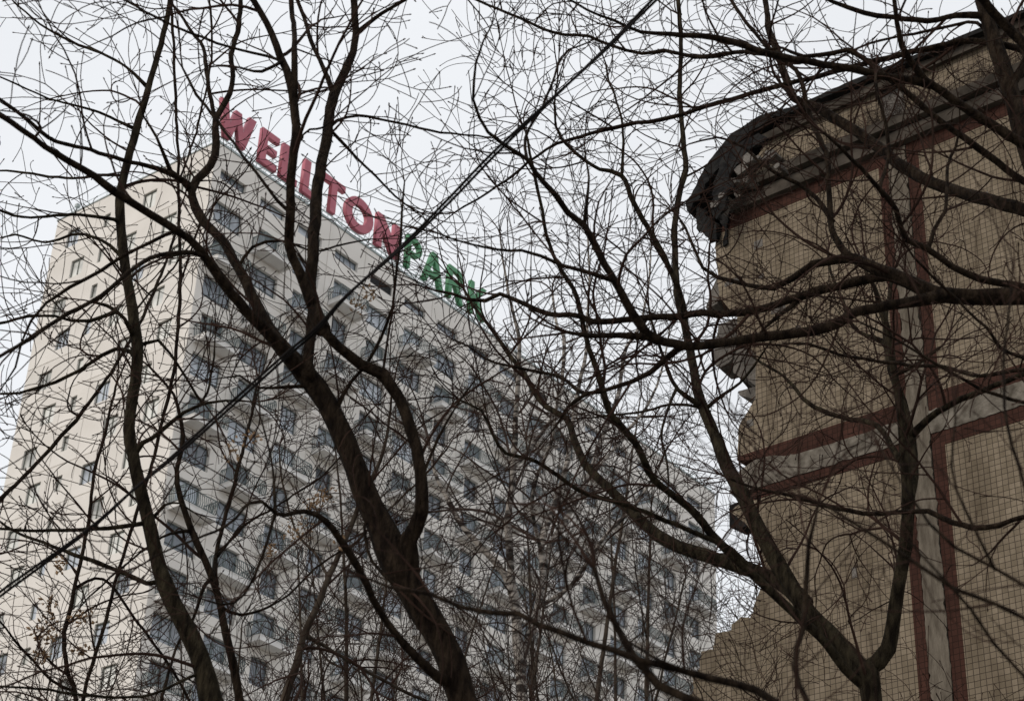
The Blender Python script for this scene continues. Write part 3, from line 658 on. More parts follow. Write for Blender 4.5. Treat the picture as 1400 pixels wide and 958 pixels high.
# ------------------------------------------------------------------ trees (skeletons measured in metres)
SKELETON = {
  'c': [
    ('t', None, [(0.379,6.456,-0.1,0.0966), (0.353,6.459,0.15,0.0795), (0.274,6.47,1.62,0.0636), (0.053,6.5,3.599,0.0568), (-0.053,6.516,3.922,0.0557), (-0.116,6.523,4.066,0.0537), (-0.168,6.529,4.217,0.053), (-0.247,6.533,4.355,0.0549), (-0.331,6.537,4.487,0.0582), (-0.404,6.539,4.615,0.0658), (-0.468,6.541,4.758,0.0552), (-0.524,6.542,4.857,0.0485), (-0.591,6.543,5.008,0.0461), (-0.651,6.543,5.136,0.0451), (-0.732,6.541,5.289,0.0441), (-0.836,6.536,5.427,0.043), (-0.927,6.529,5.529,0.0358), (-1.017,6.521,5.628,0.0285)]),
    ('diag', 't', [(-0.833,6.536,5.422,0.0296), (-0.915,6.446,5.479,0.0265), (-0.994,6.369,5.534,0.0234), (-1.13,6.265,5.64,0.0204), (-1.223,6.194,5.725,0.0175), (-1.301,6.124,5.785,0.016), (-1.435,5.995,5.809,0.0157), (-1.548,5.857,5.811,0.0155), (-1.616,5.758,5.813,0.0139), (-1.696,5.64,5.799,0.0123), (-1.786,5.507,5.784,0.0108), (-1.89,5.363,5.782,0.0106), (-2.016,5.219,5.782,0.0091)]),
    ('b', 't', [(-0.91,6.531,5.51,0.0268), (-1.012,6.564,5.659,0.0257), (-1.091,6.606,5.811,0.023), (-1.183,6.675,6.014,0.0219), (-1.275,6.733,6.179,0.0207), (-1.402,6.787,6.355,0.021), (-1.47,6.824,6.518,0.0197), (-1.457,6.847,6.597,0.0198), (-1.409,6.886,6.711,0.0201), (-1.406,6.912,6.858,0.0186), (-1.43,6.931,7.009,0.0154), (-1.395,6.959,7.143,0.0138), (-1.391,6.988,7.322,0.0123), (-1.418,7.01,7.476,0.0124), (-1.416,7.059,7.715,0.0126), (-1.439,7.102,7.909,0.011), (-1.466,7.163,8.16,0.0112)]),
    ('b2', 'b', [(-1.412,6.916,6.891,0.0102), (-1.447,6.942,7.052,0.0103), (-1.521,7.001,7.312,0.0105), (-1.586,7.112,7.586,0.009), (-1.67,7.167,7.736,0.0091), (-1.753,7.19,7.872,0.0074), (-1.813,7.186,7.962,0.0074), (-1.889,7.175,8.07,0.0056)]),
    ('b3', 'b', [(-1.465,6.833,6.549,0.0099), (-1.515,6.814,6.573,0.0099), (-1.56,6.75,6.571,0.0098), (-1.586,6.668,6.606,0.0081), (-1.627,6.649,6.683,0.0065), (-1.699,6.654,6.794,0.0049), (-1.724,6.595,6.87,0.0033)]),
    ('b4', 'b', [(-1.47,6.824,6.518,0.0131), (-1.508,6.781,6.545,0.0131), (-1.605,6.702,6.545,0.0114), (-1.734,6.548,6.477,0.0095), (-1.843,6.344,6.381,0.0093), (-1.949,6.166,6.287,0.009), (-2.015,6.076,6.3,0.0075), (-2.117,5.976,6.316,0.0074), (-2.21,5.878,6.302,0.0058)]),
    ('A0', 't', [(-0.781,6.539,5.353,0.0266), (-0.821,6.493,5.419,0.0236), (-0.829,6.531,5.57,0.0224), (-0.837,6.582,5.708,0.0228), (-0.83,6.539,5.761,0.0212)]),
    ('C', 't', [(-0.353,6.537,4.525,0.0362), (-0.359,6.511,4.632,0.0335), (-0.363,6.486,4.687,0.0308), (-0.337,6.461,4.726,0.0294), (-0.315,6.427,4.779,0.0266), (-0.324,6.393,4.928,0.0239), (-0.351,6.389,5.036,0.0241), (-0.431,6.396,5.248,0.0245), (-0.505,6.381,5.353,0.0261), (-0.592,6.35,5.37,0.0231), (-0.685,6.292,5.414,0.0202), (-0.744,6.24,5.457,0.0215)]),
    ('f', 't', [(-0.68,6.543,5.191,0.0088), (-0.686,6.525,5.282,0.0088), (-0.642,6.516,5.391,0.0074), (-0.585,6.491,5.465,0.0074), (-0.533,6.421,5.547,0.0074), (-0.49,6.337,5.643,0.0059), (-0.475,6.249,5.916,0.0059), (-0.471,6.245,6.11,0.0045), (-0.467,6.238,6.191,0.003)]),
    ('g', 't', [(-0.137,6.525,4.125,0.0189), (-0.209,6.478,4.132,0.0174), (-0.326,6.356,4.199,0.0146), (-0.434,6.215,4.282,0.0131), (-0.513,6.014,4.366,0.0142), (-0.566,5.889,4.402,0.0127), (-0.617,5.792,4.419,0.0113), (-0.677,5.707,4.402,0.0087), (-0.76,5.596,4.337,0.0073), (-0.804,5.528,4.349,0.006), (-0.842,5.482,4.319,0.0048), (-0.884,5.394,4.189,0.0047), (-0.987,5.262,4.049,0.0034), (-1.081,5.119,3.906,0.0033)]),
    ('g2', 'g', [(-0.76,5.596,4.337,0.0049), (-0.8,5.676,4.55,0.0037), (-0.849,5.618,4.684,0.0031), (-0.9,5.72,4.916,0.0026)]),
    ('g3', 'g', [(-0.76,5.596,4.337,0.0049), (-0.776,5.543,4.164,0.0048), (-0.816,5.555,4.023,0.0047), (-0.873,5.472,3.953,0.0035), (-0.944,5.39,3.946,0.0023)]),
    ('h', 't', [(-0.798,6.538,5.376,0.0074), (-0.892,6.484,5.338,0.0073), (-0.991,6.393,5.28,0.0058), (-1.079,6.42,5.345,0.0044), (-1.151,6.39,5.316,0.0029)]),
    ('i', 'diag', [(-1.174,6.232,5.68,0.0102), (-1.226,6.163,5.725,0.0102), (-1.272,6.109,5.709,0.0101), (-1.325,6.036,5.66,0.0085), (-1.391,5.938,5.559,0.0084), (-1.451,5.862,5.437,0.0082), (-1.515,5.789,5.272,0.0081), (-1.605,5.716,5.147,0.0079), (-1.679,5.614,4.986,0.0077), (-1.739,5.477,4.825,0.0062), (-1.782,5.343,4.688,0.006)]),
    ('j', 'diag', [(-1.291,6.134,5.777,0.0073), (-1.364,6.152,5.836,0.0073), (-1.464,6.198,5.813,0.0073), (-1.589,6.252,5.771,0.0074), (-1.659,6.262,5.7,0.0073), (-1.764,6.248,5.604,0.0073), (-1.842,6.242,5.523,0.0058), (-1.89,6.257,5.451,0.0058), (-1.92,6.294,5.381,0.0043), (-1.946,6.366,5.299,0.0043), (-1.987,6.415,5.249,0.0029)]),
    ('l', 'b', [(-1.187,6.677,6.021,0.0063), (-1.138,6.667,6.126,0.0063), (-1.02,6.695,6.183,0.0063), (-0.88,6.631,6.089,0.0047), (-0.766,6.569,6.079,0.0047), (-0.615,6.582,6.128,0.0031)]),
    ('m', 'C', [(-0.323,6.395,4.919,0.0056), (-0.267,6.377,5.073,0.0057), (-0.208,6.256,5.138,0.0042), (-0.135,6.19,5.234,0.0028)]),
    ('n', 't', [(-0.511,6.542,4.834,0.0057), (-0.536,6.506,4.744,0.0056), (-0.491,6.511,4.594,0.0056), (-0.398,6.464,4.487,0.0069)]),
    ('A', 'C', [(-0.744,6.24,5.457,0.0258), (-0.794,6.261,5.574,0.0247), (-0.82,6.279,5.709,0.025), (-0.827,6.299,5.894,0.0253), (-0.846,6.39,6.255,0.0247), (-0.854,6.511,6.633,0.024), (-0.852,6.593,6.921,0.023), (-0.818,6.64,7.112,0.0201), (-0.796,6.673,7.307,0.017), (-0.817,6.695,7.581,0.0173), (-0.831,6.709,7.826,0.0158)]),
    ('A2', 'A', [(-0.852,6.59,6.912,0.0115), (-0.887,6.592,7.011,0.0116), (-0.925,6.599,7.101,0.01), (-1.011,6.701,7.326,0.0102), (-1.071,6.762,7.511,0.0087), (-1.113,6.758,7.62,0.0087), (-1.151,6.735,7.736,0.007)]),
    ('A3', 'A', [(-0.799,6.676,7.34,0.0102), (-0.779,6.682,7.383,0.0102), (-0.683,6.637,7.447,0.0102), (-0.565,6.572,7.487,0.0102), (-0.459,6.625,7.623,0.0086)]),
    ('A4', 'A', [(-0.853,6.524,6.68,0.0064), (-0.82,6.542,6.737,0.0065), (-0.737,6.612,6.827,0.0066), (-0.642,6.698,6.879,0.0058), (-0.463,6.74,6.865,0.0058), (-0.312,6.755,6.855,0.005), (-0.161,6.849,6.921,0.0042)]),
    ('B', 'A', [(-0.789,6.26,5.563,0.0218), (-0.836,6.239,5.664,0.0219), (-0.87,6.218,5.725,0.0204), (-0.91,6.173,5.813,0.0205), (-0.918,6.076,5.994,0.019), (-0.908,6.022,6.189,0.0192), (-0.917,6.01,6.29,0.0193), (-0.952,5.999,6.497,0.018), (-1.01,5.987,6.631,0.0151), (-1.084,5.957,6.779,0.0137), (-1.15,5.917,6.86,0.0122), (-1.214,5.863,6.928,0.0107)]),
    ('B2', 'B', [(-0.938,6.004,6.416,0.012), (-0.948,6.013,6.508,0.012), (-0.962,6.01,6.654,0.0122), (-1.012,6.134,6.96,0.011), (-1.031,6.168,7.093,0.0111), (-1.047,6.142,7.238,0.0096)]),
    ('B3', 'B', [(-0.998,5.99,6.604,0.006), (-1.077,5.961,6.516,0.006), (-1.186,6.051,6.604,0.0046)]),
    ('B4', 'B', [(-0.982,5.993,6.567,0.006), (-1.025,6.007,6.619,0.0061), (-1.143,6.049,6.684,0.0061), (-1.295,6.015,6.705,0.0061), (-1.353,5.988,6.709,0.0061), (-1.528,5.975,6.775,0.0061), (-1.715,6.042,6.938,0.0062)]),
    ('B5', 'B', [(-0.917,6.068,6.022,0.0044), (-0.893,6.079,6.297,0.0045), (-0.835,6.173,6.416,0.0046), (-0.803,6.188,6.457,0.0046)]),
    ('k', 'B', [(-0.915,6.112,5.927,0.0059), (-0.969,6.128,5.989,0.0059), (-1.101,6.095,6.14,0.0059), (-1.26,6.174,6.399,0.0061), (-1.382,6.227,6.591,0.0062), (-1.457,6.207,6.71,0.0047)]),
    ('o', 'A', [(-0.853,6.525,6.681,0.0064), (-0.76,6.616,6.635,0.0065), (-0.608,6.588,6.45,0.0048), (-0.502,6.674,6.401,0.0048)]),
  ],
  'l': [
    ('t', None, [(-0.798,7.89,-0.1,0.0879), (-0.822,7.893,0.15,0.0724), (-0.893,7.901,1.792,0.0579), (-1.094,7.925,3.982,0.0517), (-1.196,7.941,4.374,0.0515), (-1.265,7.945,4.558,0.0505), (-1.316,7.947,4.702,0.0477), (-1.396,7.946,4.86,0.0432), (-1.499,7.941,5.018,0.0402), (-1.576,7.938,5.167,0.0355), (-1.651,7.936,5.36,0.0325), (-1.713,7.935,5.533,0.0311), (-1.775,7.933,5.696,0.0296), (-1.83,7.934,5.901,0.0282), (-1.843,7.948,6.175,0.0287), (-1.855,7.953,6.303,0.0289), (-1.891,7.955,6.473,0.0274), (-1.988,7.953,6.832,0.0261), (-2.046,7.952,7.073,0.0245), (-2.08,7.953,7.249,0.0248), (-2.088,7.961,7.42,0.0231), (-2.078,7.975,7.655,0.0215), (-2.059,7.992,7.888,0.0198), (-2.049,8.005,8.081,0.018), (-2.027,8.024,8.365,0.0162), (-2.023,8.037,8.623,0.0144), (-2.027,8.049,8.892,0.0125)]),
    ('1', 't', [(-1.881,7.954,6.423,0.0109), (-1.921,7.847,6.468,0.009), (-1.971,7.843,6.51,0.0091), (-2.017,7.853,6.544,0.0091), (-2.079,7.828,6.546,0.0072), (-2.12,7.696,6.403,0.0044)]),
    ('2', '1', [(-1.964,7.844,6.505,0.0091), (-2.008,7.786,6.433,0.009), (-2.055,7.739,6.375,0.0089), (-2.138,7.718,6.357,0.0071), (-2.218,7.702,6.368,0.0071), (-2.319,7.628,6.315,0.007), (-2.406,7.475,6.181,0.0069), (-2.473,7.386,6.093,0.0051)]),
    ('3', 't', [(-1.855,7.953,6.304,0.0127), (-1.89,7.971,6.35,0.0109), (-1.98,8.013,6.393,0.011), (-2.057,8.053,6.378,0.011), (-2.154,8.06,6.292,0.0091), (-2.257,8.056,6.212,0.0091), (-2.385,8.091,6.175,0.0073), (-2.508,8.153,6.182,0.0073), (-2.682,8.234,6.212,0.0055)]),
    ('4', 't', [(-1.869,7.954,6.37,0.0091), (-1.823,7.976,6.409,0.0091), (-1.767,7.994,6.439,0.0091), (-1.7,8.02,6.378,0.0073), (-1.645,8.101,6.322,0.0073), (-1.558,8.242,6.235,0.0074), (-1.537,8.272,6.304,0.0074), (-1.537,8.291,6.525,0.0057), (-1.54,8.289,6.679,0.0038)]),
    ('5', 't', [(-2.088,7.961,7.42,0.0077), (-2.208,8.008,7.449,0.0077), (-2.357,8.005,7.418,0.0077), (-2.607,8.091,7.492,0.0078), (-2.812,8.189,7.578,0.0059), (-2.938,8.204,7.601,0.0059)]),
    ('6', 't', [(-2.053,7.953,7.11,0.0113), (-2.078,7.923,7.111,0.0094), (-2.21,7.847,7.077,0.0093), (-2.403,7.594,6.876,0.0072), (-2.509,7.43,6.792,0.0071), (-2.598,7.374,6.768,0.0053)]),
    ('7', 't', [(-2.071,7.982,7.745,0.0098), (-2.163,7.925,7.753,0.0078), (-2.254,7.862,7.752,0.0078), (-2.436,7.573,7.606,0.0056), (-2.574,7.45,7.592,0.0056), (-2.653,7.41,7.607,0.0046), (-2.735,7.357,7.61,0.0046)]),
    ('8', 't', [(-2.051,8.003,8.048,0.01), (-2.183,8.002,8.18,0.008), (-2.317,8.05,8.295,0.0081), (-2.544,8.118,8.446,0.0082), (-2.732,8.084,8.55,0.0062), (-2.904,8.06,8.681,0.0062)]),
    ('9', 't', [(-1.667,7.936,5.405,0.0103), (-1.817,7.809,5.305,0.0101), (-2.01,7.578,5.165,0.0081), (-2.161,7.307,5.036,0.0063), (-2.237,7.246,5.009,0.0062)]),
    ('10', 't', [(-1.548,7.939,5.112,0.0118), (-1.635,7.959,5.107,0.0101), (-1.728,7.99,5.157,0.0102), (-1.942,7.981,5.227,0.0102), (-2.115,8.023,5.298,0.0086), (-2.298,8.109,5.399,0.007), (-2.421,8.155,5.481,0.0053), (-2.522,8.167,5.537,0.0053)]),
    ('11', 't', [(-1.665,7.936,5.398,0.0069), (-1.636,7.95,5.459,0.0069), (-1.6,7.944,5.504,0.006), (-1.511,7.851,5.474,0.0051), (-1.447,7.867,5.436,0.0034)]),
    ('12', 't', [(-1.312,7.947,4.692,0.0066), (-1.418,7.864,4.588,0.0065), (-1.496,7.834,4.528,0.0064), (-1.536,7.815,4.506,0.0064), (-1.715,7.644,4.438,0.0063), (-1.855,7.449,4.386,0.0061), (-2.036,7.313,4.346,0.0045)]),
    ('13', 't', [(-1.787,7.934,5.743,0.0122), (-1.748,7.917,5.816,0.0105), (-1.709,7.918,5.842,0.0105), (-1.59,7.827,5.903,0.0105), (-1.487,7.733,5.927,0.0087), (-1.34,7.697,5.95,0.0069), (-1.216,7.709,5.948,0.0052)]),
    ('14', 't', [(-2.001,7.953,6.885,0.0093), (-2.087,7.951,6.969,0.0094), (-2.202,7.996,7.054,0.0076), (-2.334,8.054,7.105,0.0076), (-2.458,8.057,7.044,0.0057), (-2.603,8.01,7.059,0.0057), (-2.676,8.015,7.039,0.0038)]),
    ('15', 't', [(-1.966,7.954,6.75,0.0074), (-1.923,8.047,6.908,0.0075), (-1.78,8.039,6.979,0.0057), (-1.709,8.173,7.088,0.0039)]),
    ('16', 't', [(-1.913,7.955,6.555,0.0055), (-1.856,8.017,6.734,0.0056), (-1.809,8.177,6.969,0.0057), (-1.758,8.361,7.295,0.0049), (-1.727,8.387,7.461,0.004)]),
  ],
  's': [
    ('t', None, [(-2.209,9.241,-0.1,0.0218), (-2.205,9.242,0.15,0.0179), (-2.19,9.245,1.953,0.0143), (-2.15,9.254,4.339,0.0128), (-2.136,9.257,5.002,0.0114), (-2.085,9.268,5.526,0.0097), (-2.039,9.279,5.947,0.01), (-1.99,9.289,6.378,0.0102), (-1.947,9.298,6.959,0.0105), (-1.965,9.295,7.475,0.0108), (-2.031,9.28,7.987,0.0099), (-2.096,9.266,8.427,0.009), (-2.186,9.245,8.979,0.0092), (-2.284,9.221,9.561,0.0094), (-2.355,9.203,10,0.0072)]),
    ('1', 't', [(-2.036,9.279,8.023,0.0088), (-2.051,9.255,7.962,0.0088), (-2.058,9.14,7.651,0.0086), (-2.074,8.96,7.244,0.0104), (-2.105,8.829,6.937,0.0101), (-2.159,8.713,6.644,0.0099), (-2.242,8.583,6.317,0.0115), (-2.336,8.429,6.004,0.0111), (-2.447,8.169,5.608,0.0106), (-2.503,7.987,5.371,0.0103)]),
    ('2', 't', [(-2.084,9.269,8.341,0.0067), (-2.069,9.393,8.718,0.0069), (-2.052,9.447,9.115,0.007), (-2.101,9.653,9.778,0.0073), (-2.192,9.781,10.276,0.0076)]),
    ('3', 't', [(-1.982,9.291,7.611,0.0065), (-1.957,9.369,7.983,0.0066), (-1.921,9.491,8.29,0.0057), (-1.752,9.718,8.81,0.0047)]),
  ],
  'u': [
    ('t', None, [(-1.813,9.844,-0.1,0.0262), (-1.838,9.838,0.15,0.0216), (-1.913,9.821,2.025,0.0172), (-2.124,9.772,4.5,0.0154), (-2.289,9.734,5.176,0.0139), (-2.349,9.72,5.315,0.014), (-2.405,9.707,5.517,0.0131), (-2.401,9.707,5.718,0.0123), (-2.383,9.712,6.137,0.0104), (-2.39,9.71,6.53,0.0096), (-2.371,9.715,6.904,0.0087), (-2.358,9.718,7.188,0.0066)]),
    ('1', 't', [(-2.315,9.728,5.236,0.008), (-2.409,9.644,5.252,0.0079), (-2.557,9.564,5.373,0.0079), (-2.663,9.336,5.454,0.0059), (-2.753,9.223,5.544,0.0058)]),
    ('2', 't', [(-2.397,9.709,5.821,0.0082), (-2.268,9.81,5.941,0.0083), (-2.089,9.9,5.764,0.0083), (-1.912,10.139,5.604,0.0084), (-1.754,10.267,5.404,0.0084)]),
  ],
  'd': [
    ('t', None, [(-0.896,8.962,-0.1,0.042), (-0.916,8.959,0.15,0.0346), (-0.976,8.951,1.929,0.0277), (-1.144,8.927,4.287,0.0247), (-1.284,8.908,4.924,0.0219), (-1.349,8.898,5.174,0.0204), (-1.424,8.887,5.406,0.0187), (-1.489,8.876,5.573,0.0189), (-1.622,8.853,5.806,0.0172), (-1.704,8.837,5.977,0.0154), (-1.75,8.828,6.157,0.0136), (-1.741,8.83,6.353,0.0118), (-1.819,8.814,6.603,0.0079), (-1.865,8.805,6.655,0.0079), (-1.967,8.782,6.752,0.006)]),
    ('1', 't', [(-1.467,8.88,5.518,0.0132), (-1.489,8.919,5.597,0.0133), (-1.502,9.028,5.824,0.0116), (-1.481,9.106,6.138,0.0119), (-1.473,9.235,6.478,0.0102), (-1.483,9.433,6.872,0.0085), (-1.484,9.542,7.132,0.0065)]),
    ('2', 't', [(-1.488,8.876,5.572,0.0094), (-1.515,8.832,5.495,0.0094), (-1.553,8.816,5.284,0.0074), (-1.605,8.768,5.104,0.0073), (-1.604,8.605,4.781,0.0088)]),
    ('3', 't', [(-1.424,8.887,5.406,0.0075), (-1.324,8.929,5.385,0.0075), (-1.156,9.007,5.509,0.0057), (-0.971,9.225,5.828,0.0059), (-0.824,9.244,5.953,0.004)]),
    ('4', 't', [(-1.624,8.852,5.811,0.0076), (-1.718,8.757,5.738,0.0075), (-1.803,8.721,5.654,0.0056), (-1.928,8.491,5.359,0.0054), (-2.006,8.327,5.128,0.0035)]),
    ('5', '1', [(-1.496,8.983,5.73,0.0077), (-1.412,9.121,5.973,0.0079), (-1.241,9.211,6.159,0.006), (-1.014,9.508,6.554,0.0063), (-0.925,9.631,6.817,0.0043)]),
  ],
  'p': [
    ('t', None, [(-1.79,12.375,-0.1,0.0542), (-1.774,12.377,0.15,0.0447), (-1.726,12.383,2.399,0.0357), (-1.589,12.399,5.332,0.0319), (-1.469,12.413,6.247,0.0306), (-1.41,12.42,6.519,0.0283), (-1.379,12.424,6.726,0.026), (-1.316,12.431,6.935,0.0236), (-1.251,12.437,7.193,0.0212), (-1.189,12.443,7.391,0.0187), (-1.131,12.449,7.58,0.0188), (-1.04,12.457,7.921,0.0164), (-0.951,12.464,8.176,0.0138), (-0.917,12.466,8.463,0.0111), (-0.905,12.467,8.754,0.0084)]),
    ('1', 't', [(-1.379,12.424,6.726,0.013), (-1.258,12.508,6.706,0.0131), (-1.044,12.587,6.61,0.0131), (-0.734,12.871,6.542,0.0133), (-0.519,12.971,6.49,0.0133)]),
    ('2', 't', [(-1.251,12.437,7.193,0.0106), (-1.379,12.516,7.422,0.0107), (-1.546,12.645,7.654,0.0082), (-1.706,12.716,8.081,0.0084), (-1.781,12.822,8.452,0.0057)]),
    ('3', 't', [(-1.189,12.443,7.391,0.0107), (-1.066,12.523,7.53,0.0108), (-0.834,12.768,7.966,0.0083), (-0.588,13.033,8.433,0.0086), (-0.434,13.116,8.749,0.0058)]),
  ],
  'v': [
    ('t', None, [(1.983,8.778,-0.1,0.0988), (1.977,8.78,0.15,0.0813), (1.96,8.783,1.976,0.0651), (1.912,8.794,4.392,0.0581), (1.898,8.798,4.831,0.0533), (1.871,8.803,5.028,0.0539), (1.859,8.806,5.176,0.0575), (1.847,8.808,5.223,0.0545)]),
    ('b', 't', [(1.862,8.805,5.134,0.0414), (1.798,8.863,5.282,0.042), (1.704,8.923,5.43,0.0425), (1.616,8.973,5.561,0.043), (1.541,9.021,5.723,0.0436), (1.466,9.069,5.898,0.0442), (1.409,9.108,6.048,0.0446), (1.353,9.154,6.213,0.0418), (1.293,9.214,6.411,0.0406), (1.24,9.259,6.552,0.0392), (1.2,9.308,6.721,0.0362), (1.14,9.376,6.947,0.0313), (1.097,9.43,7.137,0.028), (1.068,9.494,7.385,0.0266), (1.048,9.54,7.571,0.0249), (1.039,9.571,7.699,0.0231), (1.005,9.617,7.886,0.0216), (0.997,9.663,8.106,0.0207), (0.991,9.721,8.407,0.0202), (1.012,9.773,8.719,0.0196), (1.075,9.816,9.038,0.0187), (1.067,9.855,9.315,0.017), (1.06,9.902,9.694,0.0161), (1.069,9.958,10.235,0.0155), (1.066,10.004,10.68,0.0148), (1.066,10.035,10.987,0.0137)]),
    ('c', 't', [(1.854,8.807,5.196,0.0351), (1.911,8.791,5.231,0.0368), (1.963,8.773,5.301,0.0369), (1.994,8.75,5.436,0.0371), (2.022,8.701,5.617,0.0356), (2.057,8.627,5.809,0.0342), (2.07,8.579,5.974,0.0327), (2.072,8.55,6.128,0.0297), (2.062,8.532,6.376,0.0251), (2.056,8.532,6.57,0.0236), (2.046,8.537,6.802,0.0204), (2.033,8.535,7.03,0.019), (2.005,8.53,7.171,0.0173), (1.979,8.518,7.301,0.0122), (1.931,8.506,7.411,0.0087)]),
    ('o', 'c', [(2.071,8.572,6.012,0.0264), (2.13,8.636,6.218,0.0268), (2.16,8.725,6.487,0.0254), (2.156,8.738,6.561,0.0256), (2.136,8.758,6.721,0.0238), (2.097,8.789,6.94,0.0221), (2.09,8.834,7.138,0.0204), (2.106,8.892,7.33,0.0145), (2.16,8.978,7.587,0.0127), (2.211,9.039,7.783,0.0086)]),
    ('o2', 'o', [(2.159,8.728,6.507,0.0196), (2.176,8.694,6.52,0.0195), (2.279,8.589,6.583,0.0175), (2.432,8.353,6.571,0.0152), (2.583,8.038,6.504,0.0129), (2.701,7.923,6.514,0.011)]),
    ('o3', 'o', [(2.092,8.823,7.092,0.0142), (2.075,8.884,7.197,0.0144), (2.006,8.971,7.281,0.0125), (1.94,8.996,7.357,0.0105), (1.895,9.038,7.561,0.0106), (1.874,9.182,7.845,0.0087), (1.885,9.286,8.064,0.0066)]),
    ('o4', 'c', [(2.068,8.544,6.212,0.0152), (2.037,8.608,6.337,0.0154), (1.999,8.772,6.589,0.0158), (1.855,8.965,6.731,0.0141), (1.689,9.098,6.891,0.0124), (1.624,9.154,7.02,0.0104), (1.559,9.218,7.137,0.0084), (1.481,9.304,7.248,0.0085), (1.406,9.414,7.39,0.0065)]),
    ('o5', 'o', [(2.101,8.786,6.919,0.0121), (2.174,8.77,6.947,0.0121), (2.314,8.85,7.084,0.0102), (2.415,8.863,7.184,0.0062)]),
    ('d', 't', [(1.867,8.804,5.084,0.0237), (1.738,8.766,5.173,0.0238), (1.644,8.721,5.279,0.0229), (1.513,8.68,5.381,0.0229), (1.382,8.64,5.496,0.023), (1.213,8.585,5.644,0.0231), (1.09,8.535,5.736,0.0222), (0.962,8.469,5.848,0.0203), (0.748,8.357,5.983,0.0184), (0.636,8.253,6.139,0.0184), (0.51,8.165,6.243,0.0184), (0.452,8.093,6.355,0.0165), (0.405,8.02,6.476,0.0147), (0.368,7.969,6.564,0.0129), (0.327,7.896,6.703,0.0129), (0.286,7.853,6.787,0.011), (0.207,7.799,6.888,0.0101), (0.142,7.739,7.026,0.0092), (0.092,7.664,7.234,0.0083), (0.056,7.622,7.358,0.0074), (0.015,7.567,7.528,0.0056)]),
    ('e', 'b', [(1.59,8.99,5.616,0.0401), (1.53,9.068,5.736,0.0407), (1.43,9.159,5.848,0.0393), (1.252,9.284,5.974,0.0399), (1.122,9.362,6.053,0.0384), (0.985,9.449,6.14,0.0368), (0.87,9.533,6.247,0.0351), (0.742,9.649,6.436,0.0316), (0.605,9.78,6.652,0.0279), (0.47,9.912,6.875,0.0241), (0.4,10.021,7.112,0.0224), (0.355,10.097,7.285,0.0204), (0.237,10.176,7.402,0.0183), (0.161,10.241,7.547,0.0174), (0.081,10.318,7.75,0.0165), (-0.013,10.38,7.909,0.0143), (-0.132,10.453,8.128,0.0121), (-0.263,10.521,8.348,0.0098), (-0.34,10.565,8.514,0.0074)]),
    ('f', 'd', [(1.249,8.597,5.613,0.0148), (1.153,8.545,5.699,0.0148), (0.953,8.5,5.769,0.0129), (0.65,8.401,5.831,0.0128), (0.418,8.273,5.832,0.0118), (0.3,8.191,5.857,0.0108), (0.169,8.099,5.899,0.0108), (-0.001,8.009,5.903,0.0089), (-0.038,7.989,5.926,0.0089), (-0.09,7.946,6.021,0.0071), (-0.136,7.92,6.086,0.0062), (-0.241,7.886,6.123,0.0053)]),
    ('g', 'b', [(1.039,9.571,7.699,0.0178), (1.021,9.517,7.796,0.0178), (0.954,9.419,7.941,0.0178), (0.844,9.326,8.123,0.0167), (0.709,9.275,8.342,0.0157), (0.619,9.23,8.531,0.0157), (0.486,9.191,8.539,0.0112), (0.351,9.128,8.584,0.0101), (0.238,9.047,8.65,0.0089), (0.194,8.996,8.703,0.0078), (0.183,8.917,8.803,0.0067), (0.198,8.83,8.921,0.0056)]),
    ('g2', 'g', [(0.619,9.23,8.531,0.009), (0.628,9.241,8.568,0.009), (0.631,9.258,8.866,0.008), (0.604,9.292,9.101,0.007), (0.552,9.409,9.409,0.0071), (0.514,9.455,9.643,0.0048)]),
    ('h', 'b', [(1.127,9.392,7.003,0.0148), (1.081,9.369,7.017,0.0148), (0.977,9.344,7.081,0.0127), (0.919,9.358,7.209,0.0128), (0.891,9.336,7.279,0.0107), (0.846,9.264,7.349,0.0107), (0.805,9.185,7.412,0.0085), (0.776,9.141,7.514,0.0064)]),
    ('i', 'b', [(1.13,9.388,6.99,0.0085), (1.033,9.397,7.021,0.0085), (0.929,9.464,7.054,0.0086), (0.8,9.564,7.054,0.0075), (0.624,9.562,7.024,0.0065), (0.491,9.565,7.004,0.0043)]),
    ('j', 'b', [(1.131,9.387,6.986,0.0106), (1.175,9.339,7.01,0.0106), (1.238,9.299,7.049,0.0095), (1.33,9.305,7.132,0.0085), (1.398,9.259,7.221,0.0085), (1.442,9.172,7.26,0.0063), (1.505,9.068,7.333,0.0042)]),
    ('k', 'h', [(0.967,9.346,7.103,0.0085), (0.932,9.324,7.013,0.0074), (0.883,9.251,6.825,0.0073), (0.87,9.256,6.708,0.0062), (0.901,9.275,6.533,0.0062), (0.892,9.154,6.243,0.004)]),
  ],
  'r': [
    ('t', None, [(1.99,5.708,-0.1,0.0874), (1.997,5.719,0.15,0.072), (2.019,5.751,1.572,0.0576), (2.08,5.841,3.493,0.0514), (2.156,5.936,4.108,0.0524), (2.199,6.017,4.648,0.0526), (2.234,6.09,5.176,0.0498), (2.24,6.158,5.646,0.049), (2.215,6.223,6.04,0.0448), (2.177,6.281,6.378,0.0415), (2.154,6.323,6.641,0.0393), (2.146,6.347,6.82,0.0382), (2.13,6.378,7.033,0.0373), (2.108,6.409,7.231,0.0362), (2.091,6.434,7.408,0.0333), (2.078,6.453,7.544,0.0303), (2.074,6.476,7.745,0.0273)]),
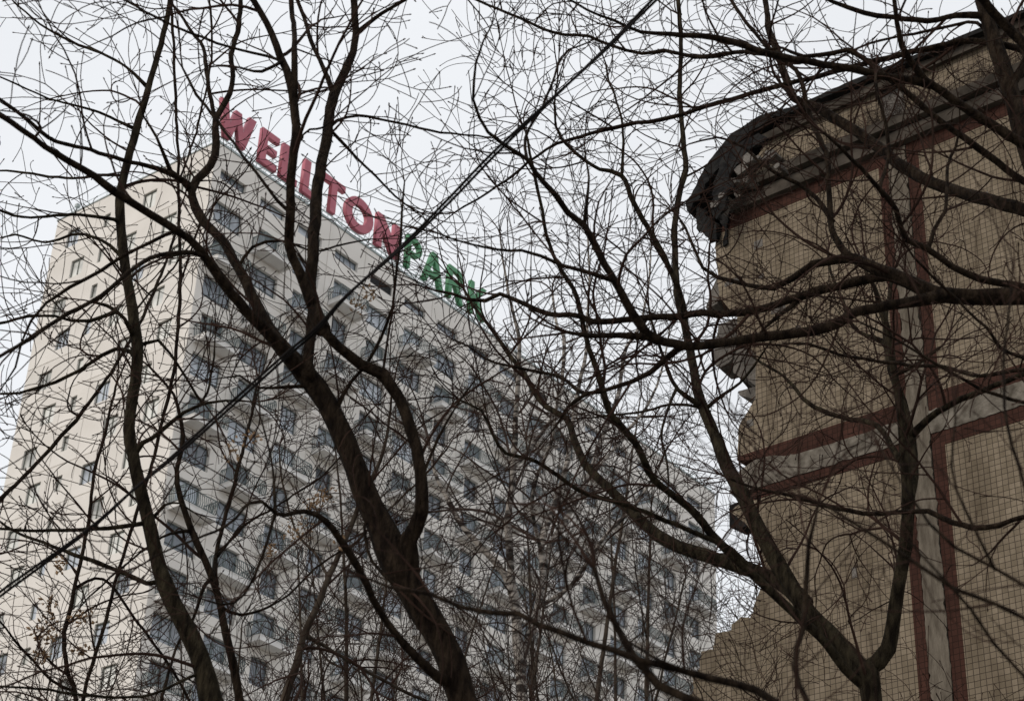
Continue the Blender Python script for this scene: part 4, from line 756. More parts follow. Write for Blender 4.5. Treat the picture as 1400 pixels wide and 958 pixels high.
    ('a', 't', [(2.239,6.153,5.609,0.0388), (2.168,6.228,5.739,0.038), (2.066,6.308,5.823,0.0371), (1.883,6.4,5.866,0.0361), (1.733,6.455,5.915,0.0349), (1.638,6.495,5.995,0.0322), (1.522,6.551,6.084,0.0279), (1.442,6.597,6.172,0.0235), (1.397,6.623,6.186,0.022), (1.288,6.688,6.194,0.019), (1.209,6.745,6.151,0.0159), (1.136,6.796,6.127,0.0128), (1.025,6.863,6.18,0.0097), (0.902,6.931,6.261,0.009), (0.838,6.964,6.331,0.0082), (0.797,6.999,6.477,0.0075), (0.763,7.021,6.592,0.0067), (0.731,7.034,6.662,0.0051)]),
    ('b', 'a', [(1.653,6.489,5.982,0.023), (1.606,6.526,6.031,0.0216), (1.518,6.584,6.065,0.0202), (1.397,6.662,6.069,0.0188), (1.222,6.784,6.079,0.0191), (1.051,6.932,6.092,0.0178), (0.85,7.091,6.174,0.0165), (0.726,7.177,6.202,0.0167), (0.557,7.275,6.239,0.016), (0.362,7.363,6.26,0.0153), (0.301,7.387,6.308,0.0137), (0.158,7.433,6.342,0.0129), (0.042,7.467,6.41,0.0122), (-0.079,7.5,6.479,0.0105), (-0.148,7.52,6.455,0.0105), (-0.233,7.544,6.474,0.0088), (-0.313,7.568,6.519,0.0071), (-0.403,7.596,6.549,0.0053)]),
    ('d', 'b', [(1.242,6.771,6.078,0.0111), (1.211,6.802,6.044,0.0111), (1.118,6.72,5.919,0.0094), (1.073,6.741,5.878,0.0063), (1.034,6.804,5.849,0.0047)]),
    ('e', 'a', [(1.803,6.43,5.893,0.0257), (1.669,6.396,5.837,0.024), (1.463,6.348,5.759,0.0223), (1.388,6.338,5.731,0.0222), (1.31,6.334,5.668,0.0221), (1.204,6.33,5.621,0.022), (1.075,6.317,5.585,0.0205), (0.907,6.276,5.52,0.0203), (0.742,6.209,5.445,0.0186), (0.633,6.152,5.415,0.0184), (0.502,6.075,5.393,0.0154), (0.406,6.022,5.358,0.0125), (0.275,5.956,5.316,0.0096), (0.21,5.928,5.305,0.0068)]),
    ('e2', 'e', [(0.682,6.177,5.429,0.0128), (0.648,6.191,5.422,0.0128), (0.599,6.21,5.385,0.0121), (0.541,6.235,5.334,0.0114), (0.468,6.28,5.316,0.0107), (0.354,6.381,5.326,0.0101), (0.296,6.429,5.337,0.0087), (0.2,6.502,5.449,0.0067), (0.063,6.55,5.512,0.006), (-0.11,6.569,5.57,0.0053), (-0.182,6.579,5.629,0.0045), (-0.26,6.598,5.672,0.003)]),
    ('e3', 'e2', [(0.313,6.415,5.334,0.0073), (0.27,6.416,5.305,0.0072), (0.226,6.387,5.249,0.0058), (0.187,6.469,5.213,0.0043), (0.119,6.482,5.118,0.0029)]),
    ('f', 'e', [(0.562,6.111,5.403,0.0169), (0.513,6.08,5.414,0.0169), (0.456,6.031,5.466,0.0168), (0.395,5.978,5.558,0.0154), (0.341,5.949,5.644,0.0141), (0.305,5.929,5.707,0.0134), (0.256,5.898,5.785,0.0127), (0.189,5.866,5.814,0.012), (0.135,5.824,5.861,0.0113), (0.052,5.751,5.913,0.0098), (0.025,5.718,5.936,0.0091), (-0.066,5.642,5.935,0.0076), (-0.131,5.581,5.943,0.0062), (-0.191,5.484,6.016,0.0055), (-0.186,5.401,6.126,0.0048), (-0.16,5.359,6.208,0.0041), (-0.133,5.337,6.256,0.0027)]),
    ('f2', 'f', [(0.027,5.721,5.934,0.0056), (0.013,5.774,6.088,0.0057), (0.07,5.759,6.242,0.005), (0.146,5.862,6.584,0.0045), (0.212,5.919,6.687,0.0038), (0.288,5.949,6.768,0.003)]),
    ('f3', 'f', [(0.256,5.898,5.785,0.0064), (0.264,5.873,5.893,0.0057), (0.27,5.981,6.098,0.0044), (0.255,5.977,6.222,0.0029)]),
    ('f4', 'f', [(0.383,5.972,5.576,0.0091), (0.265,5.938,5.592,0.0084), (0.181,5.956,5.626,0.0077), (0.096,5.959,5.667,0.0071), (0.016,5.927,5.668,0.0063), (-0.074,5.865,5.624,0.0056), (-0.184,5.788,5.599,0.0048), (-0.295,5.766,5.62,0.0041)]),
    ('g', 't', [(2.136,6.368,6.96,0.0177), (2.227,6.392,7.182,0.0164), (2.034,6.517,7.332,0.0151), (1.878,6.595,7.359,0.0144), (1.715,6.669,7.368,0.0136), (1.518,6.768,7.374,0.0129), (1.34,6.863,7.38,0.0122), (1.14,6.974,7.383,0.0114), (1.002,7.05,7.387,0.0115), (0.882,7.115,7.387,0.0116), (0.678,7.219,7.376,0.0108), (0.504,7.295,7.39,0.01), (0.299,7.371,7.373,0.0091), (0.128,7.423,7.316,0.0073), (-0.041,7.469,7.177,0.0064), (-0.164,7.493,7.084,0.0054), (-0.32,7.517,6.967,0.0045)]),
    ('h', 't', [(2.183,6.274,6.333,0.023), (2.218,6.191,6.408,0.0213), (2.091,6.149,6.471,0.0213), (1.974,6.147,6.559,0.0207), (1.872,6.141,6.638,0.02), (1.753,6.106,6.708,0.0185), (1.683,6.076,6.727,0.0169), (1.595,6.002,6.787,0.0153), (1.559,5.964,6.816,0.013), (1.53,5.893,6.88,0.0107), (1.514,5.833,6.95,0.0099), (1.501,5.788,7.029,0.0091)]),
    ('h2', 'h', [(1.714,6.089,6.719,0.0169), (1.653,6.079,6.728,0.0169), (1.55,6.06,6.717,0.0169), (1.419,6.032,6.726,0.0161), (1.307,6.018,6.739,0.0161), (1.181,6.025,6.765,0.0153), (1.024,6.035,6.804,0.0146), (0.864,6.031,6.855,0.0139), (0.738,6.011,6.858,0.0123), (0.646,5.987,6.831,0.0107), (0.469,5.918,6.785,0.0076), (0.352,5.859,6.793,0.006), (0.234,5.801,6.794,0.0052), (0.141,5.758,6.817,0.0045)]),
    ('h3', 'h2', [(1.168,6.026,6.768,0.0107), (1.113,6.058,6.793,0.0108), (1.008,6.131,6.88,0.0109), (0.89,6.224,6.961,0.0103), (0.773,6.309,7.001,0.0096), (0.607,6.388,7.096,0.0098), (0.509,6.419,7.1,0.009), (0.376,6.451,7.161,0.0082), (0.281,6.472,7.226,0.0083), (0.118,6.513,7.281,0.0075), (-0.014,6.561,7.39,0.0076), (-0.229,6.663,7.589,0.0069), (-0.361,6.733,7.727,0.0052)]),
    ('i', 't', [(2.204,6.24,6.14,0.0166), (2.209,6.221,6.259,0.0151), (2.107,6.254,6.361,0.0153), (1.977,6.289,6.514,0.0147), (1.844,6.28,6.628,0.0141), (1.696,6.245,6.751,0.0133), (1.631,6.229,6.81,0.0126), (1.466,6.211,6.956,0.0111), (1.402,6.215,6.997,0.0111), (1.324,6.227,6.978,0.0103), (1.207,6.252,6.979,0.0096), (1.119,6.273,7.038,0.0064), (1.045,6.29,7.043,0.0048)]),
    ('j', 't', [(2.217,6.218,6.012,0.0298), (2.222,6.296,6.184,0.0289), (2.142,6.407,6.315,0.0295), (2.039,6.561,6.474,0.0295), (1.944,6.717,6.633,0.0294), (1.821,6.911,6.873,0.0288), (1.751,7.015,7.033,0.0276), (1.702,7.084,7.152,0.028), (1.615,7.186,7.338,0.0268), (1.526,7.27,7.49,0.0254), (1.441,7.338,7.609,0.023), (1.377,7.383,7.68,0.0222), (1.344,7.439,7.868,0.0207), (1.315,7.503,8.092,0.0192), (1.29,7.571,8.321,0.0176), (1.292,7.64,8.564,0.0159), (1.3,7.705,8.784,0.0162)]),
    ('k', 'a', [(1.445,6.595,6.168,0.0141), (1.419,6.605,6.191,0.0141), (1.378,6.63,6.305,0.0143), (1.371,6.651,6.406,0.0144), (1.386,6.712,6.63,0.0131), (1.398,6.764,6.822,0.0125), (1.374,6.803,6.968,0.0118), (1.344,6.831,7.104,0.0119), (1.32,6.849,7.283,0.0121), (1.292,6.856,7.425,0.0104), (1.161,6.881,7.57,0.0088), (1.068,6.915,7.751,0.0089), (1.002,6.956,7.91,0.009), (0.955,6.998,8.062,0.0082)]),
    ('l', 'k', [(1.372,6.648,6.39,0.0112), (1.343,6.689,6.502,0.0113), (1.282,6.722,6.619,0.0098), (1.111,6.713,6.725,0.0082), (1.007,6.771,6.879,0.0067), (0.902,6.857,6.99,0.0051), (0.773,6.923,7,0.0034)]),
    ('m', 'a', [(2.156,6.238,5.749,0.0161), (2.023,6.165,5.766,0.0145), (1.925,6.126,5.752,0.0145), (1.832,6.104,5.75,0.0144), (1.715,6.08,5.796,0.013), (1.609,6.041,5.844,0.013), (1.524,6.001,5.854,0.0122), (1.472,5.905,5.923,0.0114), (1.395,5.826,5.949,0.0099), (1.302,5.728,5.976,0.0084), (1.217,5.651,6.003,0.007), (1.139,5.592,6.04,0.0055)]),
    ('n', 'm', [(1.415,5.846,5.943,0.0071), (1.398,5.847,5.975,0.0071), (1.458,5.909,6.183,0.0073), (1.457,5.895,6.345,0.0073), (1.426,5.863,6.463,0.0059), (1.431,5.904,6.612,0.0045)]),
    ('o', 'm', [(1.618,6.044,5.84,0.0087), (1.641,6.06,5.901,0.0073), (1.658,6.054,5.951,0.0073), (1.706,6.045,6.037,0.0073), (1.736,6.109,6.187,0.0074), (1.771,6.206,6.392,0.0069), (1.82,6.219,6.501,0.0062), (1.834,6.202,6.567,0.0046)]),
    ('p', 't', [(2.182,5.985,4.431,0.0116), (2.092,6.073,4.611,0.0106), (1.994,6.146,4.745,0.0108), (1.929,6.2,4.765,0.0109), (1.816,6.315,4.773,0.011), (1.718,6.418,4.84,0.0112), (1.648,6.494,4.922,0.0107), (1.552,6.575,4.954,0.0101), (1.433,6.656,4.981,0.0095), (1.286,6.731,5.047,0.0089), (1.184,6.77,5.094,0.0074), (1.006,6.826,5.161,0.006), (0.888,6.866,5.229,0.0046)]),
    ('q', 't', [(2.234,6.098,5.23,0.0097), (2.161,6.194,5.378,0.0092), (2.026,6.298,5.466,0.0087), (1.887,6.457,5.522,0.0081), (1.772,6.617,5.649,0.0076), (1.612,6.807,5.783,0.0078), (1.438,6.944,5.904,0.0072), (1.306,7.014,5.993,0.0065), (1.172,7.073,6.014,0.0033)]),
    ('w', 't', [(2.225,6.072,5.039,0.0082), (2.088,6.047,5.096,0.0082), (1.926,6.033,5.152,0.0075), (1.732,5.941,5.158,0.0068), (1.631,5.877,5.171,0.0061), (1.521,5.817,5.198,0.0054), (1.41,5.782,5.253,0.0047), (1.284,5.776,5.317,0.004)]),
    ('x', 't', [(2.237,6.122,5.391,0.0085), (2.066,6.076,5.319,0.0084), (1.93,5.981,5.32,0.0069), (1.834,5.927,5.33,0.0069), (1.78,5.884,5.394,0.0062), (1.694,5.864,5.461,0.0055), (1.582,5.822,5.558,0.0055), (1.452,5.705,5.621,0.0041)]),
    ('y', 't', [(2.092,6.432,7.393,0.0167), (2.062,6.431,7.43,0.015), (1.944,6.408,7.403,0.0141), (1.805,6.373,7.337,0.0132), (1.66,6.396,7.37,0.0124), (1.535,6.435,7.423,0.0117), (1.396,6.43,7.472,0.01), (1.252,6.367,7.48,0.0083)]),
    ('y2', 't', [(2.104,6.414,7.27,0.0083), (2.06,6.48,7.429,0.0084), (1.986,6.561,7.487,0.0085), (1.861,6.64,7.499,0.0077), (1.761,6.668,7.495,0.0069), (1.659,6.694,7.484,0.0069), (1.552,6.74,7.459,0.006), (1.399,6.873,7.418,0.0052), (1.294,6.99,7.383,0.0053)]),
    ('z', 't', [(2.185,6.27,6.314,0.0183), (2.174,6.077,6.566,0.0198), (2.16,6.042,6.811,0.0216), (2.113,6.043,6.946,0.0218), (2.036,6.028,7.03,0.0219), (1.953,5.986,7.09,0.0203), (1.885,5.928,7.141,0.0202)]),
  ],
  'k': [
    ('t', None, [(0.421,20.996,-0.1,0.1205), (0.416,20.996,0.15,0.0993), (0.4,20.996,3.629,0.0794), (0.355,20.997,8.065,0.0709), (0.347,20.997,9.195,0.0685), (0.298,20.998,9.809,0.0652), (0.248,20.999,10.206,0.0658), (0.206,20.999,10.611,0.062), (0.137,21,10.993,0.0581), (0.001,21,11.25,0.0449), (-0.189,20.999,11.467,0.0406), (-0.506,20.994,11.809,0.0364), (-0.709,20.988,12.172,0.0321), (-0.885,20.981,12.5,0.0231), (-0.985,20.977,12.912,0.0186)]),
    ('2', 't', [(0.278,20.998,9.964,0.0523), (0.312,21.035,10.168,0.0527), (0.445,21.136,10.749,0.0491), (0.521,21.24,11.328,0.0454), (0.492,21.338,11.773,0.0414), (0.637,21.488,12.421,0.0376), (0.769,21.62,13.028,0.0334), (0.907,21.838,14.255,0.0296), (1.008,21.926,14.902,0.0251), (1.031,22.003,15.547,0.0204), (1.052,22.097,16.345,0.0156), (1.011,22.208,17.181,0.0132)]),
    ('3', 't', [(0.147,20.999,10.937,0.0491), (0.076,20.834,11.512,0.0449), (0.044,20.765,11.826,0.0451), (0.077,20.655,12.278,0.0409), (0.084,20.517,12.72,0.0365), (0.085,20.391,13.068,0.032), (0.099,20.22,13.521,0.0299), (0.075,20.042,14.037,0.0254), (-0.026,19.933,14.401,0.0185), (-0.141,19.819,14.876,0.014), (-0.22,19.721,15.372,0.0094)]),
    ('4', '2', [(0.514,21.264,11.438,0.041), (0.577,21.368,11.741,0.0414), (0.851,21.622,12.395,0.0377), (1.07,21.851,13.003,0.0337), (1.277,22.083,13.767,0.0321), (1.49,22.285,14.556,0.0303), (1.6,22.49,15.397,0.0258), (1.783,22.613,15.862,0.0209), (1.936,22.82,16.619,0.016), (2.013,23.102,17.595,0.011)]),
    ('5', '3', [(0.08,20.6,12.455,0.0273), (0.378,20.841,13.017,0.0256), (0.603,21.023,13.56,0.0237), (0.684,21.254,14.162,0.0242), (0.698,21.604,15.041,0.0249), (0.606,21.7,15.272,0.0201), (0.525,21.896,15.936,0.0154)]),
    ('6', '2', [(0.503,21.301,11.605,0.0275), (0.35,20.92,12.019,0.0273), (0.389,20.513,12.323,0.0226), (0.543,20.077,12.608,0.0179), (0.578,19.717,13.023,0.0134)]),
    ('7', '4', [(1.045,21.825,12.932,0.024), (1.534,22.092,13.763,0.0222), (1.892,22.251,14.384,0.0201), (2.118,22.503,15.132,0.0154), (2.247,22.747,15.959,0.0105)]),
    ('8', '2', [(0.459,21.154,10.851,0.0269), (0.85,20.982,11.08,0.0268), (1.271,20.715,11.666,0.0224), (1.607,20.442,11.947,0.0179), (1.858,20.245,12.362,0.0134)]),
  ],
  'n': [
    ('t', None, [(0.927,3.09,-0.1,0.027), (0.915,3.107,0.15,0.0223), (0.88,3.16,0.987,0.0178), (0.782,3.309,2.193,0.0159), (0.718,3.445,2.529,0.0147), (0.615,3.562,2.826,0.0122), (0.497,3.633,2.959,0.0104), (0.401,3.678,3.015,0.0099), (0.346,3.703,3.052,0.0096), (0.297,3.729,3.121,0.0093), (0.265,3.751,3.192,0.0087), (0.237,3.774,3.274,0.0072), (0.215,3.794,3.353,0.0057)]),
    ('1', 't', [(0.601,3.571,2.841,0.008), (0.575,3.642,3.005,0.0083), (0.491,3.681,3.061,0.008), (0.388,3.691,3.087,0.0077), (0.287,3.699,3.107,0.0077), (0.184,3.723,3.15,0.007), (0.08,3.769,3.203,0.0067), (0.037,3.795,3.239,0.0064), (-0.023,3.829,3.251,0.0057), (-0.09,3.867,3.274,0.0053), (-0.164,3.904,3.315,0.005), (-0.26,3.938,3.349,0.0042), (-0.312,3.95,3.379,0.0034)]),
    ('2', 't', [(0.718,3.445,2.529,0.0067), (0.629,3.46,2.865,0.0064), (0.595,3.537,3.037,0.0059), (0.625,3.565,3.137,0.0056), (0.642,3.575,3.241,0.0054), (0.651,3.565,3.321,0.0046), (0.674,3.535,3.41,0.0031)]),
    ('3', 't', [(0.782,3.309,2.193,0.0061), (0.965,3.075,2.757,0.0057), (0.969,3.026,2.913,0.0051), (0.923,3.033,2.947,0.0045), (0.874,3.044,2.981,0.0045), (0.807,3.064,3.02,0.0043), (0.741,3.086,3.075,0.004), (0.639,3.112,3.168,0.0034), (0.588,3.118,3.211,0.0024)]),
    ('4', '3', [(0.968,3.041,2.865,0.0038), (0.98,3.081,2.993,0.0039), (0.961,3.136,3.06,0.0037), (0.917,3.173,3.108,0.0034), (0.854,3.178,3.146,0.0034), (0.803,3.167,3.186,0.0031), (0.766,3.173,3.249,0.0028), (0.731,3.239,3.377,0.0022)]),
    ('5', '3', [(0.965,3.075,2.757,0.0032), (0.926,3.078,2.857,0.0032), (0.884,3.093,2.923,0.0033), (0.837,3.046,2.963,0.0032), (0.774,2.983,2.995,0.0026), (0.715,2.986,3.064,0.0019)]),
    ('6', '3', [(0.967,3.056,2.817,0.0032), (0.982,3.096,3.101,0.0034), (0.958,3.09,3.278,0.0034), (0.958,3.14,3.434,0.0032), (0.997,3.2,3.605,0.003), (1.037,3.234,3.771,0.0023)]),
    ('7', '1', [(0.4,3.69,3.084,0.0038), (0.344,3.667,3.092,0.0038), (0.313,3.754,3.15,0.0035), (0.275,3.779,3.184,0.0032), (0.247,3.72,3.2,0.0024)]),
    ('8', '4', [(0.921,3.17,3.104,0.0027), (0.87,3.151,3.212,0.0028), (0.863,3.2,3.331,0.0025), (0.895,3.249,3.492,0.0022)]),
  ],
}
CABLE = [(-2.18,5.804,3.539), (-1.913,5.798,3.836), (-1.666,5.776,4.081), (-1.573,5.705,4.122), (-1.377,5.658,4.281), (-1.231,5.596,4.413), (-1.098,5.527,4.511), (-0.932,5.462,4.668), (-0.755,5.395,4.835), (-0.658,5.312,4.885), (-0.554,5.23,4.98), (-0.375,5.151,5.137), (-0.231,5.065,5.267), (-0.057,4.976,5.445), (0.272,4.875,5.792), (0.426,4.769,5.924), (0.726,4.638,6.22), (1.064,4.475,6.544)]
SEEDS = [[(-0.603, 6.372, 5.711, 0.05, 21), (-0.629, 6.369, 5.663, 0.04, 16), (-1.027, 6.216, 4.906, 0.05, 21), (-0.965, 6.226, 4.953, 0.04, 16), (-0.609, 6.27, 4.571, 0.03, 12)], [(-2.445, 9.49, 5.493, 0.09, 37), (-2.462, 9.486, 5.439, 0.06, 25), (-2.294, 9.631, 5.616, 0.08, 33), (-2.464, 9.588, 5.906, 0.06, 25), (-2.451, 9.489, 5.646, 0.05, 21), (-2.281, 9.634, 5.432, 0.05, 21), (-2.451, 9.489, 5.344, 0.05, 21)], [(-1.361, 12.325, 7.764, 0.1, 42), (-1.504, 12.308, 7.481, 0.13, 54), (-1.404, 12.32, 7.712, 0.08, 33), (-1.658, 12.188, 7.281, 0.06, 25), (-1.296, 12.332, 7.808, 0.06, 25)]]


def smooth(pts, step):
    """Catmull-Rom through (x,y,z,r)"""
    P = [Vector(p[:3]) for p in pts]; rr = [p[3] for p in pts]
    out, rad = [], []
    n = len(P)
    for i in range(n - 1):
        p0, p1, p2, p3 = P[max(0, i - 1)], P[i], P[i + 1], P[min(n - 1, i + 2)]
        k = max(1, int((p2 - p1).length / step))
        for j in range(k):
            t = j / k; t2 = t * t; t3 = t2 * t
            out.append(0.5 * ((2 * p1) + (p2 - p0) * t + (2 * p0 - 5 * p1 + 4 * p2 - p3) * t2 + (3 * p1 - p0 - 3 * p2 + p3) * t3))
            rad.append(rr[i] + (rr[i + 1] - rr[i]) * t)
    out.append(P[-1]); rad.append(rr[-1])
    return out, rad

UP = Vector((0, 0, 1))
class Twigs:
    def __init__(s, scale=1.0, rmin=0.0022, up=0.22, wig=2.7, zmin=-1.0, kids=1.0, buds=True, droop=0.0, maxlev=3):
        s.mb = MB(); s.scale, s.rmin, s.up, s.wig, s.zmin, s.kids, s.buds, s.droop, s.maxlev = scale, rmin, up, wig, zmin, kids, buds, droop, maxlev
        s.n = 0
    def grow(s, p, d, length, r, lev):
        if length < 0.03 * s.scale: return
        step = (0.055, 0.045, 0.032, 0.02)[min(lev, 3)] * s.scale
        n = max(3, int(length / step)); h = length / n
        pts, rad = [p.copy()], [r]
        d = d.normalized()
        ax = d.cross(rvec())
        if ax.length < 1e-3: return
        ax.normalize()
        wig = s.wig * (0.8, 1.3, 2.2, 3.0)[lev] / s.scale
        kap = random.choice((-1, 1)) * random.uniform(0.3, 1.3) * wig
        q = p.copy(); alt = random.choice((-1, 1)); since = 0
        for i in range(n):
            f = (i + 1) / n
            if random.random() < 0.10:
                ax = d.cross(rvec())
                if ax.length < 1e-3: ax = d.orthogonal()
                ax.normalize(); kap = random.choice((-1, 1)) * random.uniform(0.2, 1.3) * wig
            d = Matrix.Rotation(kap * h, 3, ax) @ d
            d = d + UP * ((s.up * (0.1 + f) - s.droop * f * 1.6) * h * 3.0 / s.scale) + rvec() * 0.06
            d.normalize()
            q = q + d * h
            rr = max(s.rmin, r * (1 - 0.72 * f))
            pts.append(q.copy()); rad.append(rr)
            since += 1
            if lev < s.maxlev and i > 0 and f < 0.98 and since > 1:
                if random.random() < (0.38, 0.28, 0.22, 0.0)[lev] * s.kids:
                    since = 0
                    cx = d.cross(ax) * alt + rvec() * 0.7; alt = -alt
                    cx = cx - d * cx.dot(d)
                    if cx.length > 1e-3:
                        cx.normalize()
                        an = random.uniform(0.55, 1.0)
                        cd = d * math.cos(an) + cx * math.sin(an)
                        if lev == 0: ln = random.uniform(0.25, 0.75) * length * (1.15 - 0.6 * f) + 0.08 * s.scale
                        elif lev == 1: ln = random.uniform(0.2, 0.6) * length * (1.15 - 0.6 * f) + 0.05 * s.scale
                        else: ln = random.uniform(0.035, 0.11) * s.scale
                        s.grow(q, cd, ln, rr * 0.74, lev + 1)
                        d = (d - cx * 0.14).normalized()
        s.n += 1
        if s.buds and rad[-1] < 0.004 * s.scale and random.random() < 0.6:
            e = pts[-1]; b = rad[-1] * 1.7 + 0.0005 * s.scale
            pts += [e + d * b * 1.0, e + d * b * 3.0]; rad += [b, b * 0.35]
        s.mb.tube(pts, rad, 5 if lev == 0 else 4 if r > 0.005 * s.scale else 3, cap=False)
    def along(s, pts, rad, spacing, lmin, lmax, t0=0.1, tip=True):
        acc = 0.0
        n = len(pts)
        for i in range(1, n):
            seg = (pts[i] - pts[i - 1]); L_ = seg.length
            acc += L_
            r = rad[i]
            loc_sp = spacing * (1 + max(0.0, (r - 0.025 * s.scale)) * 20 / s.scale)
            if acc > loc_sp and i / n > t0 and pts[i].z > s.zmin:
                acc = random.uniform(-0.3, 0.3) * spacing
                t = seg.normalized(); ax = t.cross(rvec())
                if ax.length < 1e-3: continue
                ax.normalize()
                d = Matrix.Rotation(random.uniform(0.5, 1.2), 3, ax) @ t
                d = (d + UP * 0.2 * random.random()).normalized()
                if r > 0.006 * s.scale and random.random() < 0.62:
                    ln = random.uniform(0.6, 1.25) * lmax
                    s.grow(pts[i] + d * r * 0.3, d, ln, min(r * 0.55, max(s.rmin * 2.6, ln * 0.0085)), 0)
                else:
                    ln = random.uniform(lmin, lmax * 0.7)
                    s.grow(pts[i] + d * r * 0.3, d, ln, min(r * 0.55, max(s.rmin * 1.9, ln * 0.0095)), 1)
        if tip and rad[-1] < 0.013 * s.scale:
            t = (pts[-1] - pts[-2]).normalized()
            for k in range(3):
                s.grow(pts[-1], (t + rvec() * 0.35).normalized(), random.uniform(lmin, lmax), rad[-1] * 0.8, 0 if k == 0 else 1)

def knobbly(pts, rad, amp):
    ph = [random.uniform(0, 6.28) for _ in range(4)]
    out = []
    s = 0
    for i, r in enumerate(rad):
        if i: s += (pts[i] - pts[i - 1]).length
        out.append(r * (1 + amp * (0.5 * math.sin(s * 9 + ph[0]) + 0.5 * math.sin(s * 23 + ph[1])) + random.uniform(-amp, amp) * 0.35))
    return out

def build_tree(key, name, label, bark, twigmat, spacing=0.13, lmin=0.25, lmax=0.95, tw=None, group=None, wiggle=0.015, seeds=(), cat='tree'):
    limbs = SKELETON[key]
    base = Vector(limbs[0][2][0][:3]); base.z = 0
    root = empty(name, base)
    tag(root, label, cat, group)
    tw = tw or Twigs()
    for idx, (lid, par, pts) in enumerate(limbs):
        big = max(p[3] for p in pts)
        P, Rr = smooth(pts, 0.05 if big < 0.03 else 0.07)
        if wiggle:
            off = Vector((0, 0, 0))
            for i in range(len(P)):
                off = off * 0.86 + rvec() * wiggle * 0.3 * min(1, 0.4 + 0.012 / max(Rr[i], 0.004))
                P[i] = P[i] + off * min(1, i / 6)
        Rk = knobbly(P, Rr, 0.06)
        if idx and par:
            for i in range(min(4, len(Rk))): Rk[i] *= (1.3, 1.2, 1.1, 1.04)[i]
        mb = MB(); mb.tube([p - base for p in P], Rk, 12 if big > 0.04 else 8 if big > 0.015 else 6)
        o = mb.build('trunk' if idx == 0 else 'limb', bark, root, smooth=True)
        t0 = 0.06
        tw.along(P, Rr, spacing, lmin, lmax, t0 if idx else 0.3)
    v = tw.mb.v
    bx, by = base.x, base.y
    tw.mb.v = [(a - bx, b - by, c) for (a, b, c) in v]
    o = tw.mb.build('twigs', twigmat, root); tag(o, kind='stuff')
    if seeds:
        mb = MB()
        for (x, y, z, rad, n) in seeds:
            for _ in range(n):
                p = Vector((x, y, z)) - base + rvec() * rad * random.random() ** 0.5
                a = rvec(); b_ = a.cross(rvec())
                if b_.length < 1e-3: continue
                b_.normalize(); L_ = random.uniform(.018, .034) * (0.62 if base.y < 8 else 1.0); W_ = L_ * .27
                cc = a.cross(b_) * 0.002
                mb.tube([p, p + a * L_ * .5 + cc, p + a * L_], [W_ * .25, W_, W_ * .2], 4, cap=False)
        o = mb.build('dry_seeds', M['seed'], root); tag(o, kind='stuff')
    return root, tw.n


build_tree('c', 'bare_tree', 'bare forked tree with the thickest dark trunk, crossing in front of the tower', M['bark'], M['twig'], 0.27, 0.2, 0.85, seeds=SEEDS[0], tw=Twigs(zmin=2.6))
build_tree('l', 'bare_tree', 'bare tree with wavy greenish trunk in front of the cream end wall', M['bark_olive'], M['twig'], 0.25, 0.25, 0.95, tw=Twigs(zmin=3.0))
build_tree('s', 'bare_tree', 'very thin straight bare tree left of the forked tree', M['bark'], M['twig'], 0.36, 0.2, 0.8, tw=Twigs(zmin=3.6))
build_tree('u', 'bare_tree', 'slim bare sapling with bent stem at lower left edge', M['bark'], M['twig'], 0.24, 0.25, 1.1, tw=Twigs(zmin=3.6), seeds=SEEDS[1])
build_tree('d', 'bare_tree', 'slender dark bare tree just right of the wavy greenish trunk', M['bark'], M['twig'], 0.25, 0.25, 1.1, tw=Twigs(zmin=3.3))
build_tree('p', 'bare_tree', 'slim brown bare tree left of the thick forked trunk', M['bark_brown'], M['twig'], 0.36, 0.3, 1.3, tw=Twigs(1.2, zmin=4.5), seeds=SEEDS[2])
build_tree('v', 'bare_tree', 'V-shaped bare tree in front of the torn tiled wall', M['bark_olive'], M['twig'], 0.24, 0.25, 1.0, tw=Twigs(zmin=3.3))
build_tree('r', 'bare_tree', 'bare tree leaning in from the right with long level limbs over the tiled wall', M['bark'], M['twig'], 0.21, 0.2, 0.85, tw=Twigs(zmin=2.6))
build_tree('k', 'birch_tree', 'pale barked birch with many upright stems in front of the long balcony facade', M['birch'], M['twig_grey'], 0.36, 0.5, 2.0, tw=Twigs(2.0, rmin=0.0028, up=0.15, droop=0.12, zmin=7.5))
build_tree('n', 'bare_tree', 'blurred near bare tree spreading low across the lower right', M['bark'], M['twig'], 0.16, 0.12, 0.5, tw=Twigs(0.7, rmin=0.0012, zmin=1.5))

